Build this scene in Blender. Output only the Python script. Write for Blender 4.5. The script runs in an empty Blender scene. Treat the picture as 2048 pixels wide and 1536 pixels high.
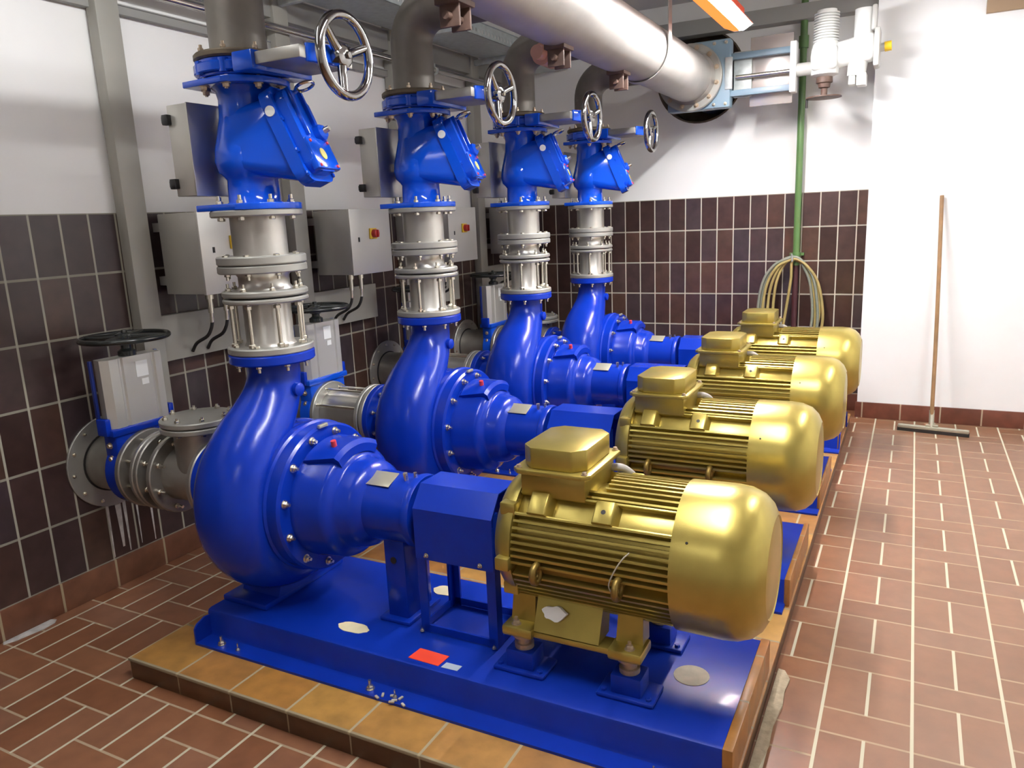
import bpy, bmesh, math, random
from mathutils import Vector, Matrix
random.seed(7)
PI = math.pi
COL = bpy.context.scene.collection
V = Vector

# ------------------------------------------------------------------ materials
def new_mat(name):
    m = bpy.data.materials.new(name); m.use_nodes = True
    nt = m.node_tree
    return m, nt, nt.nodes['Principled BSDF']

def paint(name, col, rough=0.4, metal=0.0, coat=0.0, var=0.0, vscale=6.0, bump=0.0, bscale=200.0, spec=0.5, col2=None, rvar=0.0):
    m, nt, b = new_mat(name)
    b.inputs['Base Color'].default_value = (*col, 1)
    b.inputs['Roughness'].default_value = rough
    b.inputs['Metallic'].default_value = metal
    b.inputs['Specular IOR Level'].default_value = spec
    if coat:
        b.inputs['Coat Weight'].default_value = coat; b.inputs['Coat Roughness'].default_value = 0.08
    tc = nt.nodes.new('ShaderNodeTexCoord')
    if var or rvar:
        n = nt.nodes.new('ShaderNodeTexNoise'); n.inputs['Scale'].default_value = vscale; n.inputs['Detail'].default_value = 5
        nt.links.new(tc.outputs['Object'], n.inputs['Vector'])
        r = nt.nodes.new('ShaderNodeValToRGB')
        c2 = col2 or tuple(c * (1 - var) for c in col)
        r.color_ramp.elements[0].position = 0.35; r.color_ramp.elements[0].color = (*c2, 1)
        r.color_ramp.elements[1].position = 0.65; r.color_ramp.elements[1].color = (*col, 1)
        nt.links.new(n.outputs['Fac'], r.inputs['Fac'])
        if var: nt.links.new(r.outputs['Color'], b.inputs['Base Color'])
        if rvar:
            mr = nt.nodes.new('ShaderNodeMapRange'); mr.inputs['To Min'].default_value = rough - rvar; mr.inputs['To Max'].default_value = rough + rvar
            nt.links.new(n.outputs['Fac'], mr.inputs['Value']); nt.links.new(mr.outputs['Result'], b.inputs['Roughness'])
    if bump:
        n2 = nt.nodes.new('ShaderNodeTexNoise'); n2.inputs['Scale'].default_value = bscale; n2.inputs['Detail'].default_value = 3
        nt.links.new(tc.outputs['Object'], n2.inputs['Vector'])
        bp = nt.nodes.new('ShaderNodeBump'); bp.inputs['Strength'].default_value = bump; bp.inputs['Distance'].default_value = 0.002
        nt.links.new(n2.outputs['Fac'], bp.inputs['Height']); nt.links.new(bp.outputs['Normal'], b.inputs['Normal'])
    return m

class NB:
    """tiny helper for math node chains"""
    def __init__(s, nt): s.nt = nt
    def val(s, x, sock):
        if isinstance(x, (int, float)): sock.default_value = x
        else: s.nt.links.new(x, sock)
    def m(s, op, a, b=0.0, c=None):
        n = s.nt.nodes.new('ShaderNodeMath'); n.operation = op
        s.val(a, n.inputs[0]); s.val(b, n.inputs[1])
        if c is not None: s.val(c, n.inputs[2])
        return n.outputs[0]
    def near(s, f, pos, g):      # 1 when |f-pos|<g
        return s.m('LESS_THAN', s.m('ABSOLUTE', s.m('SUBTRACT', f, pos)), g)
    def edge(s, f, g):           # 1 when f<g or f>1-g
        return s.m('GREATER_THAN', s.m('ABSOLUTE', s.m('SUBTRACT', f, 0.5)), 0.5 - g)

def ramp(nt, fac, stops):
    r = nt.nodes.new('ShaderNodeValToRGB'); cr = r.color_ramp; cr.interpolation = 'LINEAR'
    while len(cr.elements) < len(stops): cr.elements.new(0.5)
    for e, (p, c) in zip(cr.elements, stops): e.position = p; e.color = (*c, 1)
    nt.links.new(fac, r.inputs['Fac']); return r.outputs['Color']

def finish_tile(nt, b, nb, grout, idx, idy, stops, groutcol, rough, grout2=None, g2col=None, mott=0.25, aisle_sheen=False):
    cb = nt.nodes.new('ShaderNodeCombineXYZ'); nt.links.new(idx, cb.inputs[0]); nt.links.new(idy, cb.inputs[1])
    wn = nt.nodes.new('ShaderNodeTexWhiteNoise'); wn.noise_dimensions = '2D'; nt.links.new(cb.outputs[0], wn.inputs['Vector'])
    col = ramp(nt, wn.outputs['Value'], stops)
    tc = nt.nodes.new('ShaderNodeTexCoord')
    n = nt.nodes.new('ShaderNodeTexNoise'); n.inputs['Scale'].default_value = 14; n.inputs['Detail'].default_value = 6
    nt.links.new(tc.outputs['Object'], n.inputs['Vector'])
    mx = nt.nodes.new('ShaderNodeMix'); mx.data_type = 'RGBA'; mx.blend_type = 'MULTIPLY'; mx.inputs[0].default_value = 1.0
    mr = nt.nodes.new('ShaderNodeMapRange'); mr.inputs['From Min'].default_value = .25; mr.inputs['From Max'].default_value = .75
    mr.inputs['To Min'].default_value = 1 - mott; mr.inputs['To Max'].default_value = 1 + mott
    nt.links.new(n.outputs['Fac'], mr.inputs['Value'])
    nt.links.new(col, mx.inputs[6]); nt.links.new(mr.outputs['Result'], mx.inputs[7])
    cur = mx.outputs[2]
    if aisle_sheen:   # pale sheen on the lit aisle, painted into the tile colour
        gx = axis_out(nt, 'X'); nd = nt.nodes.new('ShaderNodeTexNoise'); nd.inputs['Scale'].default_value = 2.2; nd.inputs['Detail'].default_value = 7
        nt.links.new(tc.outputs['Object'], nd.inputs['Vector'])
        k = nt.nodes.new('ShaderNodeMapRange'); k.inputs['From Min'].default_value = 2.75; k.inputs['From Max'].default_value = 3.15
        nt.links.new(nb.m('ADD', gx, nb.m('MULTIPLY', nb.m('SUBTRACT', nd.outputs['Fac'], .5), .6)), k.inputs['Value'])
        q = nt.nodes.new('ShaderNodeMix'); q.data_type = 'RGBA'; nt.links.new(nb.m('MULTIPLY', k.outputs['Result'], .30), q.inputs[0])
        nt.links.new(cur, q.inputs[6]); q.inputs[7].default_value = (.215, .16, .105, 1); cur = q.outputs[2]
    def over(c, fac, colr):
        k = nt.nodes.new('ShaderNodeMix'); k.data_type = 'RGBA'
        nt.links.new(fac, k.inputs[0]); nt.links.new(c, k.inputs[6]); k.inputs[7].default_value = (*colr, 1)
        return k.outputs[2]
    allg = grout
    if grout2 is not None:
        cur = over(cur, grout2, g2col); allg = nb.m('MAXIMUM', grout, grout2)
    cur = over(cur, grout, groutcol)
    nt.links.new(cur, b.inputs['Base Color'])
    rr = nb.m('MULTIPLY_ADD', allg, 0.85 - rough, rough); nt.links.new(rr, b.inputs['Roughness'])
    bp = nt.nodes.new('ShaderNodeBump'); bp.inputs['Strength'].default_value = 0.35; bp.inputs['Distance'].default_value = 0.003
    nt.links.new(nb.m('SUBTRACT', 1.0, allg), bp.inputs['Height']); nt.links.new(bp.outputs['Normal'], b.inputs['Normal'])

def axis_out(nt, ax):
    g = nt.nodes.new('ShaderNodeNewGeometry'); s = nt.nodes.new('ShaderNodeSeparateXYZ')
    nt.links.new(g.outputs['Position'], s.inputs[0]); return s.outputs['XYZ'.index(ax)]

def grid_tile(name, ax_u, du, u0, ax_v, dv, v0, gu, gv, stops, grout, rough=0.3, mott=.25):
    """simple stacked tile grid in world metres"""
    m, nt, b = new_mat(name); nb = NB(nt)
    u = nb.m('DIVIDE', nb.m('SUBTRACT', axis_out(nt, ax_u), u0), du)
    v = nb.m('DIVIDE', nb.m('SUBTRACT', axis_out(nt, ax_v), v0), dv)
    fu, fv = nb.m('FRACT', u), nb.m('FRACT', v)
    iu, iv = nb.m('FLOOR', u), nb.m('FLOOR', v)
    g1 = nb.edge(fu, gu / du / 2); g2 = nb.edge(fv, gv / dv / 2)
    finish_tile(nt, b, nb, g1, iu, iv, stops, grout, rough, g2, tuple(c * .72 for c in grout), mott)
    return m

def floor_tile(name):
    m, nt, b = new_mat(name); nb = NB(nt)
    X, Y = axis_out(nt, 'X'), axis_out(nt, 'Y')
    left = nb.m('LESS_THAN', X, 1.9)
    xo = nb.m('MULTIPLY_ADD', left, -0.073, 2.9057)
    u = nb.m('DIVIDE', nb.m('SUBTRACT', X, xo), .25)
    iu, fu = nb.m('FLOOR', u), nb.m('FRACT', u)
    par = nb.m('FLOORED_MODULO', iu, 2.0)
    yo = nb.m('MULTIPLY_ADD', left, 0.0295, 5.5636)
    # distance towards the camera from the far end of a pair
    d = nb.m('SUBTRACT', nb.m('SUBTRACT', yo, nb.m('MULTIPLY', nb.m('ABSOLUTE', par), 0.125)), Y)
    v = nb.m('DIVIDE', d, .375); iv, fv = nb.m('FLOOR', v), nb.m('FRACT', v)
    pair = nb.m('LESS_THAN', fv, 2 / 3)
    gw = .0095 / .25 / 2
    g = nb.m('MAXIMUM', nb.edge(fu, gw), nb.m('MULTIPLY', pair, nb.near(fu, .5, gw)))
    gh = .0085 / .375 / 2
    g2 = nb.m('MAXIMUM', nb.edge(fv, gh), nb.near(fv, 2 / 3, gh))
    half = nb.m('MULTIPLY', pair, nb.m('ADD', nb.m('GREATER_THAN', fu, .5), 1.0))
    idx = nb.m('MULTIPLY_ADD', iu, 3.0, half)
    finish_tile(nt, b, nb, g, idx, iv, [(0, (.195, .075, .034)), (.5, (.24, .10, .048)), (1, (.22, .098, .054))], (.52, .48, .35), 0.36, g2, (.38, .28, .18), .16, aisle_sheen=True)
    return m

BLUE = (.003, .031, .39)
M = {}
M['blue'] = paint('blue_gloss_paint', BLUE, .24, coat=.10, spec=.28, var=.10, vscale=9, bump=.05, bscale=60)
M['blue_deck'] = paint('blue_deck_paint', (.003, .030, .36), .36, coat=.06, spec=.3, var=.22, vscale=5, rvar=.12, bump=.06, bscale=80)
M['blue_valve'] = paint('blue_valve_enamel', (.004, .075, .60), .12, coat=.25, spec=.35, bump=.03, bscale=40)
M['blue_dark'] = paint('dark_blue_paint', (.006, .02, .16), .3, coat=.3)
M['blue_grey'] = paint('blue_grey_paint', (.20, .29, .36), .4)
M['gold'] = paint('gold_metallic_paint', (.52, .41, .105), .30, metal=.72, var=.12, vscale=12, bump=.06, bscale=300)
M['gold_dark'] = paint('dull_gold_paint', (.30, .20, .05), .38, metal=.7, var=.2, vscale=15)
M['stainless'] = paint('brushed_stainless', (.56, .54, .50), .34, metal=.85, var=.12, vscale=7)
M['stainless_dull'] = paint('dull_stainless', (.40, .38, .345), .42, metal=.75, var=.22, vscale=8)
M['riser'] = paint('brown_grey_steel_pipe', (.25, .225, .195), .5, metal=.45, var=.3, vscale=6)
M['header'] = paint('dull_silver_header', (.44, .415, .385), .48, metal=.55, var=.15, vscale=5)
M['flange_grey'] = paint('grey_flange_metal', (.42, .41, .37), .42, metal=.6, var=.12, vscale=10)
M['flange_brown'] = paint('rusty_flange_metal', (.16, .125, .085), .55, metal=.5, var=.35, vscale=20)
M['zinc'] = paint('zinc_bolt', (.72, .68, .58), .25, metal=.95)
M['zinc_brown'] = paint('weathered_bolt', (.48, .38, .28), .4, metal=.7)
M['galv'] = paint('galvanised_steel', (.55, .58, .56), .45, metal=.25, var=.2, vscale=25)
M['galv_tray'] = paint('galvanised_tray', (.50, .56, .55), .45, metal=.4, var=.15, vscale=25)
M['beige_post'] = paint('grey_beige_post', (.36, .345, .30), .5, var=.08, vscale=4)
M['cab'] = paint('cabinet_steel', (.56, .54, .49), .38, metal=.45, var=.08, vscale=4)
M['cab_light'] = paint('cabinet_door_steel', (.60, .58, .53), .4, metal=.35, var=.06, vscale=4)
M['chrome'] = paint('dark_chrome', (.34, .33, .32), .10, metal=1.0)
M['chrome_bright'] = paint('bright_chrome', (.62, .60, .57), .10, metal=1.0)
M['black'] = paint('black_plastic', (.012, .012, .013), .3)
M['black_wheel'] = paint('black_cast_wheel', (.014, .016, .015), .25, coat=.3)
M['dark'] = paint('dark_rubber', (.02, .018, .017), .6)
M['hole'] = paint('dark_brown_lining', (.12, .09, .06), .8, var=.4, vscale=12)  # mottled dark brown for the round wall opening
M['red'] = paint('red_plastic', (.45, .02, .015), .35)
M['yellow'] = paint('yellow_plastic', (.72, .46, .02), .4)
M['white_plastic'] = paint('white_plastic', (.80, .80, .78), .4)
M['act_white'] = paint('light_grey_enamel', (.72, .72, .69), .35)
M['act_grey'] = paint('grey_enamel', (.48, .47, .44), .4)
M['rust'] = paint('brown_rust_casting', (.13, .075, .055), .6, var=.3, vscale=25)
M['green'] = paint('green_pipe_paint', (.11, .22, .07), .32, var=.12, vscale=9, coat=.2)
M['maroon'] = paint('maroon_pipe_paint', (.06, .018, .022), .5)
M['hose_y'] = paint('yellow_hose_rubber', (.42, .33, .12), .5, var=.25, vscale=9)
M['hose_g'] = paint('grey_green_hose_rubber', (.22, .24, .19), .5)
M['hose_b'] = paint('navy_hose_rubber', (.03, .04, .11), .45)
M['wood'] = paint('worn_wood_handle', (.33, .19, .085), .55, var=.25, vscale=14)
M['guard'] = paint('polished_guard_sheet', (.66, .60, .57), .25, metal=.6)
M['alu'] = paint('dull_aluminium', (.50, .48, .38), .4, metal=.6)
M['cream'] = paint('cream_grout', (.78, .68, .42), .85, var=.08, vscale=30)
M['cream_grey'] = paint('dusty_grout', (.52, .46, .36), .85, var=.2, vscale=25)
M['red_label'] = paint('orange_red_label', (.95, .075, .03), .45)
M['grey_label'] = paint('silver_label', (.48, .54, .62), .4)
M['plate'] = paint('tin_nameplate', (.55, .52, .40), .35, metal=.6)
M['yellow_sticker'] = paint('yellow_sticker', (.66, .54, .10), .45)
M['pink'] = paint('red_cap', (.62, .05, .07), .4)
M['pale_red'] = paint('pale_red_cap', (.60, .32, .25), .45)
M['paper'] = paint('white_paper', (.74, .74, .72), .6)
M['cable'] = paint('grey_cable_sheath', (.40, .37, .34), .45)
M['lamp_orange'] = paint('orange_lamp_housing', (.62, .045, .006), .4)
M['brown_panel'] = paint('brown_panel', (.33, .22, .13), .6)
M['mortar'] = paint('sandy_mortar', (.50, .41, .28), .9, var=.25, vscale=40, bump=.6, bscale=120)
M['lime'] = paint('white_lime_residue', (.62, .58, .55), .8, var=.35, vscale=22)
M['plaster'] = paint('white_plaster', (.84, .825, .80), .75, var=.05, vscale=1.7, bump=.08, bscale=90)
M['plaster_r'] = paint('white_plaster_scuffed', (.88, .88, .875), .75, var=.05, vscale=2.3, bump=.08, bscale=90)
M['ceil'] = paint('white_ceiling', (.72, .70, .68), .8)
M['beam_grey'] = paint('grey_beam_paint', (.30, .295, .275), .6)
WALLST = [(0, (.036, .018, .015)), (.35, (.052, .029, .026)), (.6, (.044, .031, .034)), (.85, (.074, .038, .026)), (1, (.055, .029, .025))]
GROUT = (.36, .34, .27)
M['tile_left'] = grid_tile('brown_wall_tile_left', 'Y', .125, 1.8504, 'Z', .25, .128, .009, .010, WALLST, GROUT, .28)
M['tile_back'] = grid_tile('brown_wall_tile_back', 'X', .125, .9498, 'Z', .25, .128, .008, .010, [(p, tuple(x * 1.15 for x in c)) for p, c in WALLST], (.55, .52, .42), .28)
M['base_left'] = grid_tile('red_skirting_tile_left', 'Y', .25, 1.7254, 'Z', .5, -.2, .010, .0, [(0, (.14, .055, .03)), (1, (.17, .07, .036))], (.36, .28, .17), .4)
M['base_back'] = grid_tile('red_skirting_tile_back', 'X', .25, 2.8102, 'Z', .5, -.2, .009, .0, [(0, (.125, .042, .025)), (1, (.15, .05, .03))], (.40, .32, .22), .4)
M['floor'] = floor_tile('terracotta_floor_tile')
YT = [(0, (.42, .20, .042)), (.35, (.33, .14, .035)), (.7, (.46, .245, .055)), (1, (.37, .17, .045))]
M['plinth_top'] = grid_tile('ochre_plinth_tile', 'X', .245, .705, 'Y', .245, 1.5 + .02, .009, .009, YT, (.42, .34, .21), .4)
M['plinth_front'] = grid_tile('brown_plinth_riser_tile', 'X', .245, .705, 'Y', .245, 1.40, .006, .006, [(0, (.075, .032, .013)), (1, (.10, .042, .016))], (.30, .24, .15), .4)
M['upstand'] = grid_tile('ochre_upstand_tile', 'Y', .245, 1.72, 'X', .9, 2.2, .008, .0, [(0, (.29, .115, .028)), (1, (.34, .15, .035))], (.36, .30, .2), .4)

def emission(name, col, s):
    m = bpy.data.materials.new(name); m.use_nodes = True; nt = m.node_tree
    nt.nodes.remove(nt.nodes['Principled BSDF']); e = nt.nodes.new('ShaderNodeEmission')
    e.inputs[0].default_value = (*col, 1); e.inputs[1].default_value = s
    nt.links.new(e.outputs[0], nt.nodes['Material Output'].inputs[0]); return m
for k_, e_ in (('tube', 225.0), ('tube_front', 125.0), ('fill_tube_left', 13.0), ('fill_tube_right', 85.0), ('fill_tube_back', 18.0)): M[k_] = emission('fluorescent_' + k_, (.97, .985, 1.0), e_)

M['lamp_glow'] = emission('glowing_orange_diffuser', (1.0, .21, .045), 1.0)

# ------------------------------------------------------------------ mesh builder
AX = {'z': Matrix.Identity(4), 'x': Matrix(((0, 0, 1, 0), (1, 0, 0, 0), (0, 1, 0, 0), (0, 0, 0, 1))), 'y': Matrix(((0, 1, 0, 0), (0, 0, 1, 0), (1, 0, 0, 0), (0, 0, 0, 1)))}
def spline(pts, n=8, closed=False):
    P = [V(p) for p in pts]; out = []
    N = len(P)
    rng = range(N) if closed else range(N - 1)
    for i in rng:
        p1, p2 = P[i], P[(i + 1) % N]
        p0 = P[i - 1] if (closed or i > 0) else p1 * 2 - p2
        p3 = P[(i + 2) % N] if (closed or i + 2 < N) else p2 * 2 - p1
        for k in range(n):
            t = k / n
            out.append(.5 * ((2 * p1) + (p2 - p0) * t + (2 * p0 - 5 * p1 + 4 * p2 - p3) * t * t + (3 * p1 - p0 - 3 * p2 + p3) * t ** 3))
    if not closed: out.append(P[-1])
    return out

class MB:
    def __init__(s): s.bm = bmesh.new()
    def box(s, a, b, bev=0.0, mat=None, seg=2):
        r = bmesh.ops.create_cube(s.bm, size=1.0); vs = r['verts']
        a, b = V(a), V(b); c = (a + b) / 2; d = b - a
        for v in vs: v.co = V((c.x + v.co.x * d.x, c.y + v.co.y * d.y, c.z + v.co.z * d.z))
        geo = vs
        if bev:
            es = list({e for v in vs for e in v.link_edges})
            rr = bmesh.ops.bevel(s.bm, geom=es, offset=min(bev, min(abs(x) for x in d) * .49), segments=seg, profile=.5, affect='EDGES')
            geo = rr['verts'] if len(rr['verts']) >= 8 else vs
            geo = list({v for f in rr['faces'] for v in f.verts} | {v for v in vs if v.is_valid})
        if mat is not None:
            for v in geo: v.co = mat @ v.co
        return s
    def lathe(s, prof, axis='z', c=(0, 0, 0), seg=40, mat=None, caps=True):
        """prof: (t, r) along the axis through c"""
        A = Matrix.Translation(V(c)) @ AX[axis] if mat is None else mat
        rings = []
        for t, r in prof:
            if r < 1e-6: rings.append([s.bm.verts.new(A @ V((0, 0, t)))])
            else: rings.append([s.bm.verts.new(A @ V((r * math.cos(2 * PI * k / seg), r * math.sin(2 * PI * k / seg), t))) for k in range(seg)])
        for p, q in zip(rings, rings[1:]):
            if len(p) == 1 and len(q) == 1: continue
            for k in range(seg):
                k2 = (k + 1) % seg
                if len(p) == 1: s.bm.faces.new((p[0], q[k2], q[k]))
                elif len(q) == 1: s.bm.faces.new((p[k], p[k2], q[0]))
                else: s.bm.faces.new((p[k], p[k2], q[k2], q[k]))
        if caps:
            if len(rings[0]) > 1: s.bm.faces.new(rings[0][::-1])
            if len(rings[-1]) > 1: s.bm.faces.new(rings[-1])
        return s
    def cyl(s, p0, p1, r, seg=20, r2=None):
        p0, p1 = V(p0), V(p1); d = p1 - p0
        q = d.to_track_quat('Z', 'Y').to_matrix().to_4x4()
        return s.lathe([(0, r), (d.length, r if r2 is None else r2)], seg=seg, mat=Matrix.Translation(p0) @ q)
    def disc(s, axis, c, t0, t1, r, seg=40, bev=.003, hole=0):
        if hole: return s.lathe([(t0, hole), (t0, r - bev), (t0 + bev, r), (t1 - bev, r), (t1, r - bev), (t1, hole), (t0, hole)], axis, c, seg, caps=False)
        return s.lathe([(t0, r - bev), (t0 + bev, r), (t1 - bev, r), (t1, r - bev)], axis, c, seg)
    def tube(s, pts, r, seg=12, closed=False, sx=None, bin=None):
        P = [V(p) for p in pts]; N = len(P); R = r if isinstance(r, (list, tuple)) else [r] * N
        rings = []; prev = None
        for i in range(N):
            if closed: t = P[(i + 1) % N] - P[i - 1]
            else: t = P[min(i + 1, N - 1)] - P[max(i - 1, 0)]
            t.normalize()
            if bin is not None: b = V(bin)
            else:
                if prev is None: b = t.cross(V((.3, .5, .81))).normalized()
                else: b = (prev - t * prev.dot(t)).normalized()
                prev = b
            n = b.cross(t).normalized()
            rx = R[i] if sx is None else (sx[i] if isinstance(sx, (list, tuple)) else R[i] * sx)
            rings.append([s.bm.verts.new(P[i] + n * (R[i] * math.cos(2 * PI * k / seg)) + b * (rx * math.sin(2 * PI * k / seg))) for k in range(seg)])
        pairs = list(zip(rings, rings[1:])) + ([(rings[-1], rings[0])] if closed else [])
        for p, q in pairs:
            for k in range(seg):
                k2 = (k + 1) % seg; s.bm.faces.new((p[k], p[k2], q[k2], q[k]))
        if not closed: s.bm.faces.new(rings[0][::-1]); s.bm.faces.new(rings[-1])
        return s
    def prism(s, poly, z0, z1, mat=None, bev=0.0):
        A = mat or Matrix.Identity(4)
        lo = [s.bm.verts.new(A @ V((x, y, z0))) for x, y in poly]; hi = [s.bm.verts.new(A @ V((x, y, z1))) for x, y in poly]
        n = len(poly)
        f = [s.bm.faces.new(lo[::-1]), s.bm.faces.new(hi)] + [s.bm.faces.new((lo[k], lo[(k + 1) % n], hi[(k + 1) % n], hi[k])) for k in range(n)]
        if bev:
            es = list({e for x in f for e in x.edges})
            bmesh.ops.bevel(s.bm, geom=es, offset=bev, segments=2, profile=.5, affect='EDGES')
        return s
    def hull(s, pts):
        vs = [s.bm.verts.new(V(p)) for p in pts]
        r = bmesh.ops.convex_hull(s.bm, input=vs)
        bmesh.ops.delete(s.bm, geom=[g for g in r['geom_interior'] if isinstance(g, bmesh.types.BMVert)], context='VERTS')
        return s
    def sheet(s, A, B):
        """closed thin shell between two point grids of the same size"""
        a = [[s.bm.verts.new(V(p)) for p in r] for r in A]; b = [[s.bm.verts.new(V(p)) for p in r] for r in B]
        R, C = len(a), len(a[0])
        for i in range(R - 1):
            for k in range(C - 1):
                s.bm.faces.new((a[i][k], a[i][k + 1], a[i + 1][k + 1], a[i + 1][k])); s.bm.faces.new((b[i][k], b[i + 1][k], b[i + 1][k + 1], b[i][k + 1]))
        for k in range(C - 1):
            s.bm.faces.new((a[0][k], b[0][k], b[0][k + 1], a[0][k + 1])); s.bm.faces.new((a[-1][k], a[-1][k + 1], b[-1][k + 1], b[-1][k]))
        for i in range(R - 1):
            s.bm.faces.new((a[i][0], a[i + 1][0], b[i + 1][0], b[i][0])); s.bm.faces.new((a[i][-1], b[i][-1], b[i + 1][-1], a[i + 1][-1]))
        return s
    def hexa(s, p, d, r, h):
        q = V(d).to_track_quat('Z', 'Y').to_matrix().to_4x4()
        return s.lathe([(0, r), (h * .8, r), (h, r * .82)], seg=6, mat=Matrix.Translation(V(p)) @ q)
    def mesh(s, name, mat, base=(0, 0, 0), ang=38):
        bmesh.ops.recalc_face_normals(s.bm, faces=s.bm.faces)
        me = bpy.data.meshes.new(name); bmesh.ops.translate(s.bm, verts=s.bm.verts, vec=-V(base))
        s.bm.to_mesh(me); s.bm.free()
        me.materials.append(mat)
        for p in me.polygons: p.use_smooth = True
        me.set_sharp_from_angle(angle=math.radians(ang))
        return me

def tag(o, label=None, cat=None, group=None, kind=None):
    if label: o['label'] = label
    if cat: o['category'] = cat
    if group: o['group'] = group
    if kind: o['kind'] = kind
    return o

class Thing:
    def __init__(s, name, label, cat, base, group=None, rz=0.0, kind=None):
        s.base = V(base); s.root = bpy.data.objects.new(name, None); s.root.empty_display_size = .05
        COL.objects.link(s.root); s.root.location = s.base
        tag(s.root, label, cat, group, kind)
    def part(s, name, mb, mat, parent=None, label=None, ang=38):
        o = bpy.data.objects.new(name, mb.mesh(name, M[mat], s.base, ang)); COL.objects.link(o)
        o.parent = parent or s.root
        if label: o['label'] = label
        return o
    def inst(s, name, me, loc, rot=None, parent=None):
        o = bpy.data.objects.new(name, me); COL.objects.link(o); o.parent = parent or s.root
        o.location = V(loc) - s.base
        if rot is not None: o.rotation_euler = rot
        return o

def single(name, mb, mat, label, cat, base, group=None, kind=None, ang=38):
    o = bpy.data.objects.new(name, mb.mesh(name, M[mat], base, ang)); COL.objects.link(o); o.location = V(base)
    return tag(o, label, cat, group, kind)

def structure(name, mb, mat, parent=None, ang=38):
    o = bpy.data.objects.new(name, mb.mesh(name, M[mat], (0, 0, 0), ang)); COL.objects.link(o)
    if parent: o.parent = parent
    else: o['kind'] = 'structure'
    return o

KIDS = {}
def copy_tree(o, parent=None):
    c = o.copy(); COL.objects.link(c)
    if parent is not None: c.parent = parent
    for ch in o.children: copy_tree(ch, c)
    return c
def repeat(th, shift, label, rz=0.0):
    c = copy_tree(th.root); c.location = th.root.location + V(shift); c.rotation_euler.z = rz; c['label'] = label
    return c

# bolt meshes (axis +z, centred on 0)
BOLT = {}
def bolt_mesh(L, r=.011, mat='zinc', tail=.012, kind='through'):
    key = (round(L, 4), r, mat, tail, kind)
    if key not in BOLT:
        mb = MB()
        if kind == 'through':
            mb.cyl((0, 0, -L / 2 - .008), (0, 0, L / 2 + r * .9 + tail), r * .55, 10)
            mb.hexa((0, 0, L / 2), (0, 0, 1), r, r * .95); mb.hexa((0, 0, -L / 2), (0, 0, -1), r, r * .85)
        elif kind == 'head':
            mb.lathe([(0, r * 1.35), (.002, r * 1.35), (.002, r)], seg=14); mb.hexa((0, 0, .002), (0, 0, 1), r, r * 1.0)
            mb.cyl((0, 0, r), (0, 0, r + tail), r * .5, 10)
        elif kind == 'stud':
            mb.cyl((0, 0, -L / 2), (0, 0, L / 2), r * .6, 10)
            for z in (-L / 2 + .012, L / 2 - .024): mb.hexa((0, 0, z), (0, 0, 1), r * 1.15, r * 1.1)
        BOLT[key] = mb.mesh('bolt', M[mat])
    return BOLT[key]
ROT = {'z': (0, 0, 0), '-z': (PI, 0, 0), 'x': (0, PI / 2, 0), '-x': (0, -PI / 2, 0), 'y': (-PI / 2, 0, 0), '-y': (PI / 2, 0, 0)}
def bolt_ring(th, me, axis, c, t, rad, n, ph=0.0, name='bolt', parent=None, skip=()):
    for k in range(n):
        if k in skip: continue
        a = 2 * PI * k / n + ph
        p = AX[axis.replace('-', '')] @ V((rad * math.cos(a), rad * math.sin(a), t)) + V(c)
        th.inst(name, me, p, ROT[axis], parent)

# ------------------------------------------------------------------ layout numbers (metres)
X0, Y0, ZS = 1.03, 2.03, .575          # discharge axis, shaft line, shaft height of the nearest set
ZP, ZD = .08, .187                     # plinth top, base-frame deck
SH = [(0, 0, 0), (.012, 1.017, 0), (.026, 2.035, 0), (.036, 3.07, 0)]
ORD = ['nearest', 'second', 'third', 'farthest']

# ------------------------------------------------------------------ room
YF, YP, XP = 6.178, 5.985, 2.775
CE = 3.06
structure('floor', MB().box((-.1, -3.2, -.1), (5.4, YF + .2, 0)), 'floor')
structure('ceiling', MB().box((-.1, -3.2, CE), (5.4, YF + .4, CE + .1)), 'ceil')
structure('wall_left', MB().box((-.12, -3.2, 0), (-.004, YF + .2, CE)), 'plaster')
# back wall with the round pipe opening
mb = MB(); bm = mb.bm
hc, hr, n = (1.555, 2.52), .335, 48
sq = []
x0, x1, z0, z1 = .9, 2.2, 1.9, CE
def ray_sq(a):
    dx, dz = math.cos(a), math.sin(a); t = 1e9
    if dx > 1e-9: t = min(t, (x1 - hc[0]) / dx)
    if dx < -1e-9: t = min(t, (x0 - hc[0]) / dx)
    if dz > 1e-9: t = min(t, (z1 - hc[1]) / dz)
    if dz < -1e-9: t = min(t, (z0 - hc[1]) / dz)
    return (hc[0] + dx * t, hc[1] + dz * t)
angs = sorted([2 * PI * k / n for k in range(n)] + [math.atan2(z - hc[1], x - hc[0]) % (2 * PI) for x in (x0, x1) for z in (z0, z1)])
inn = [bm.verts.new((hc[0] + hr * math.cos(a), YF + .004, hc[1] + hr * math.sin(a))) for a in angs]
out = [bm.verts.new((ray_sq(a)[0], YF + .004, ray_sq(a)[1])) for a in angs]
dep = [bm.verts.new((v.co.x, YF + .3, v.co.z)) for v in inn]
for k in range(len(angs)):
    j = (k + 1) % len(angs)
    bm.faces.new((inn[k], inn[j], out[j], out[k])); bm.faces.new((inn[k], inn[j], dep[j], dep[k]))
for a, b in (((-.12, 0), (x0, CE)), ((x1, 0), (5.4, CE)), ((x0, 0), (x1, z0))):
    bm.faces.new([bm.verts.new((x, YF + .004, z)) for x, z in ((a[0], a[1]), (b[0], a[1]), (b[0], b[1]), (a[0], b[1]))])
structure('wall_back', mb, 'plaster')
structure('wall_right', MB().box((XP, YP, 0), (5.4, YF + .2, CE)), 'plaster_r')
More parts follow.
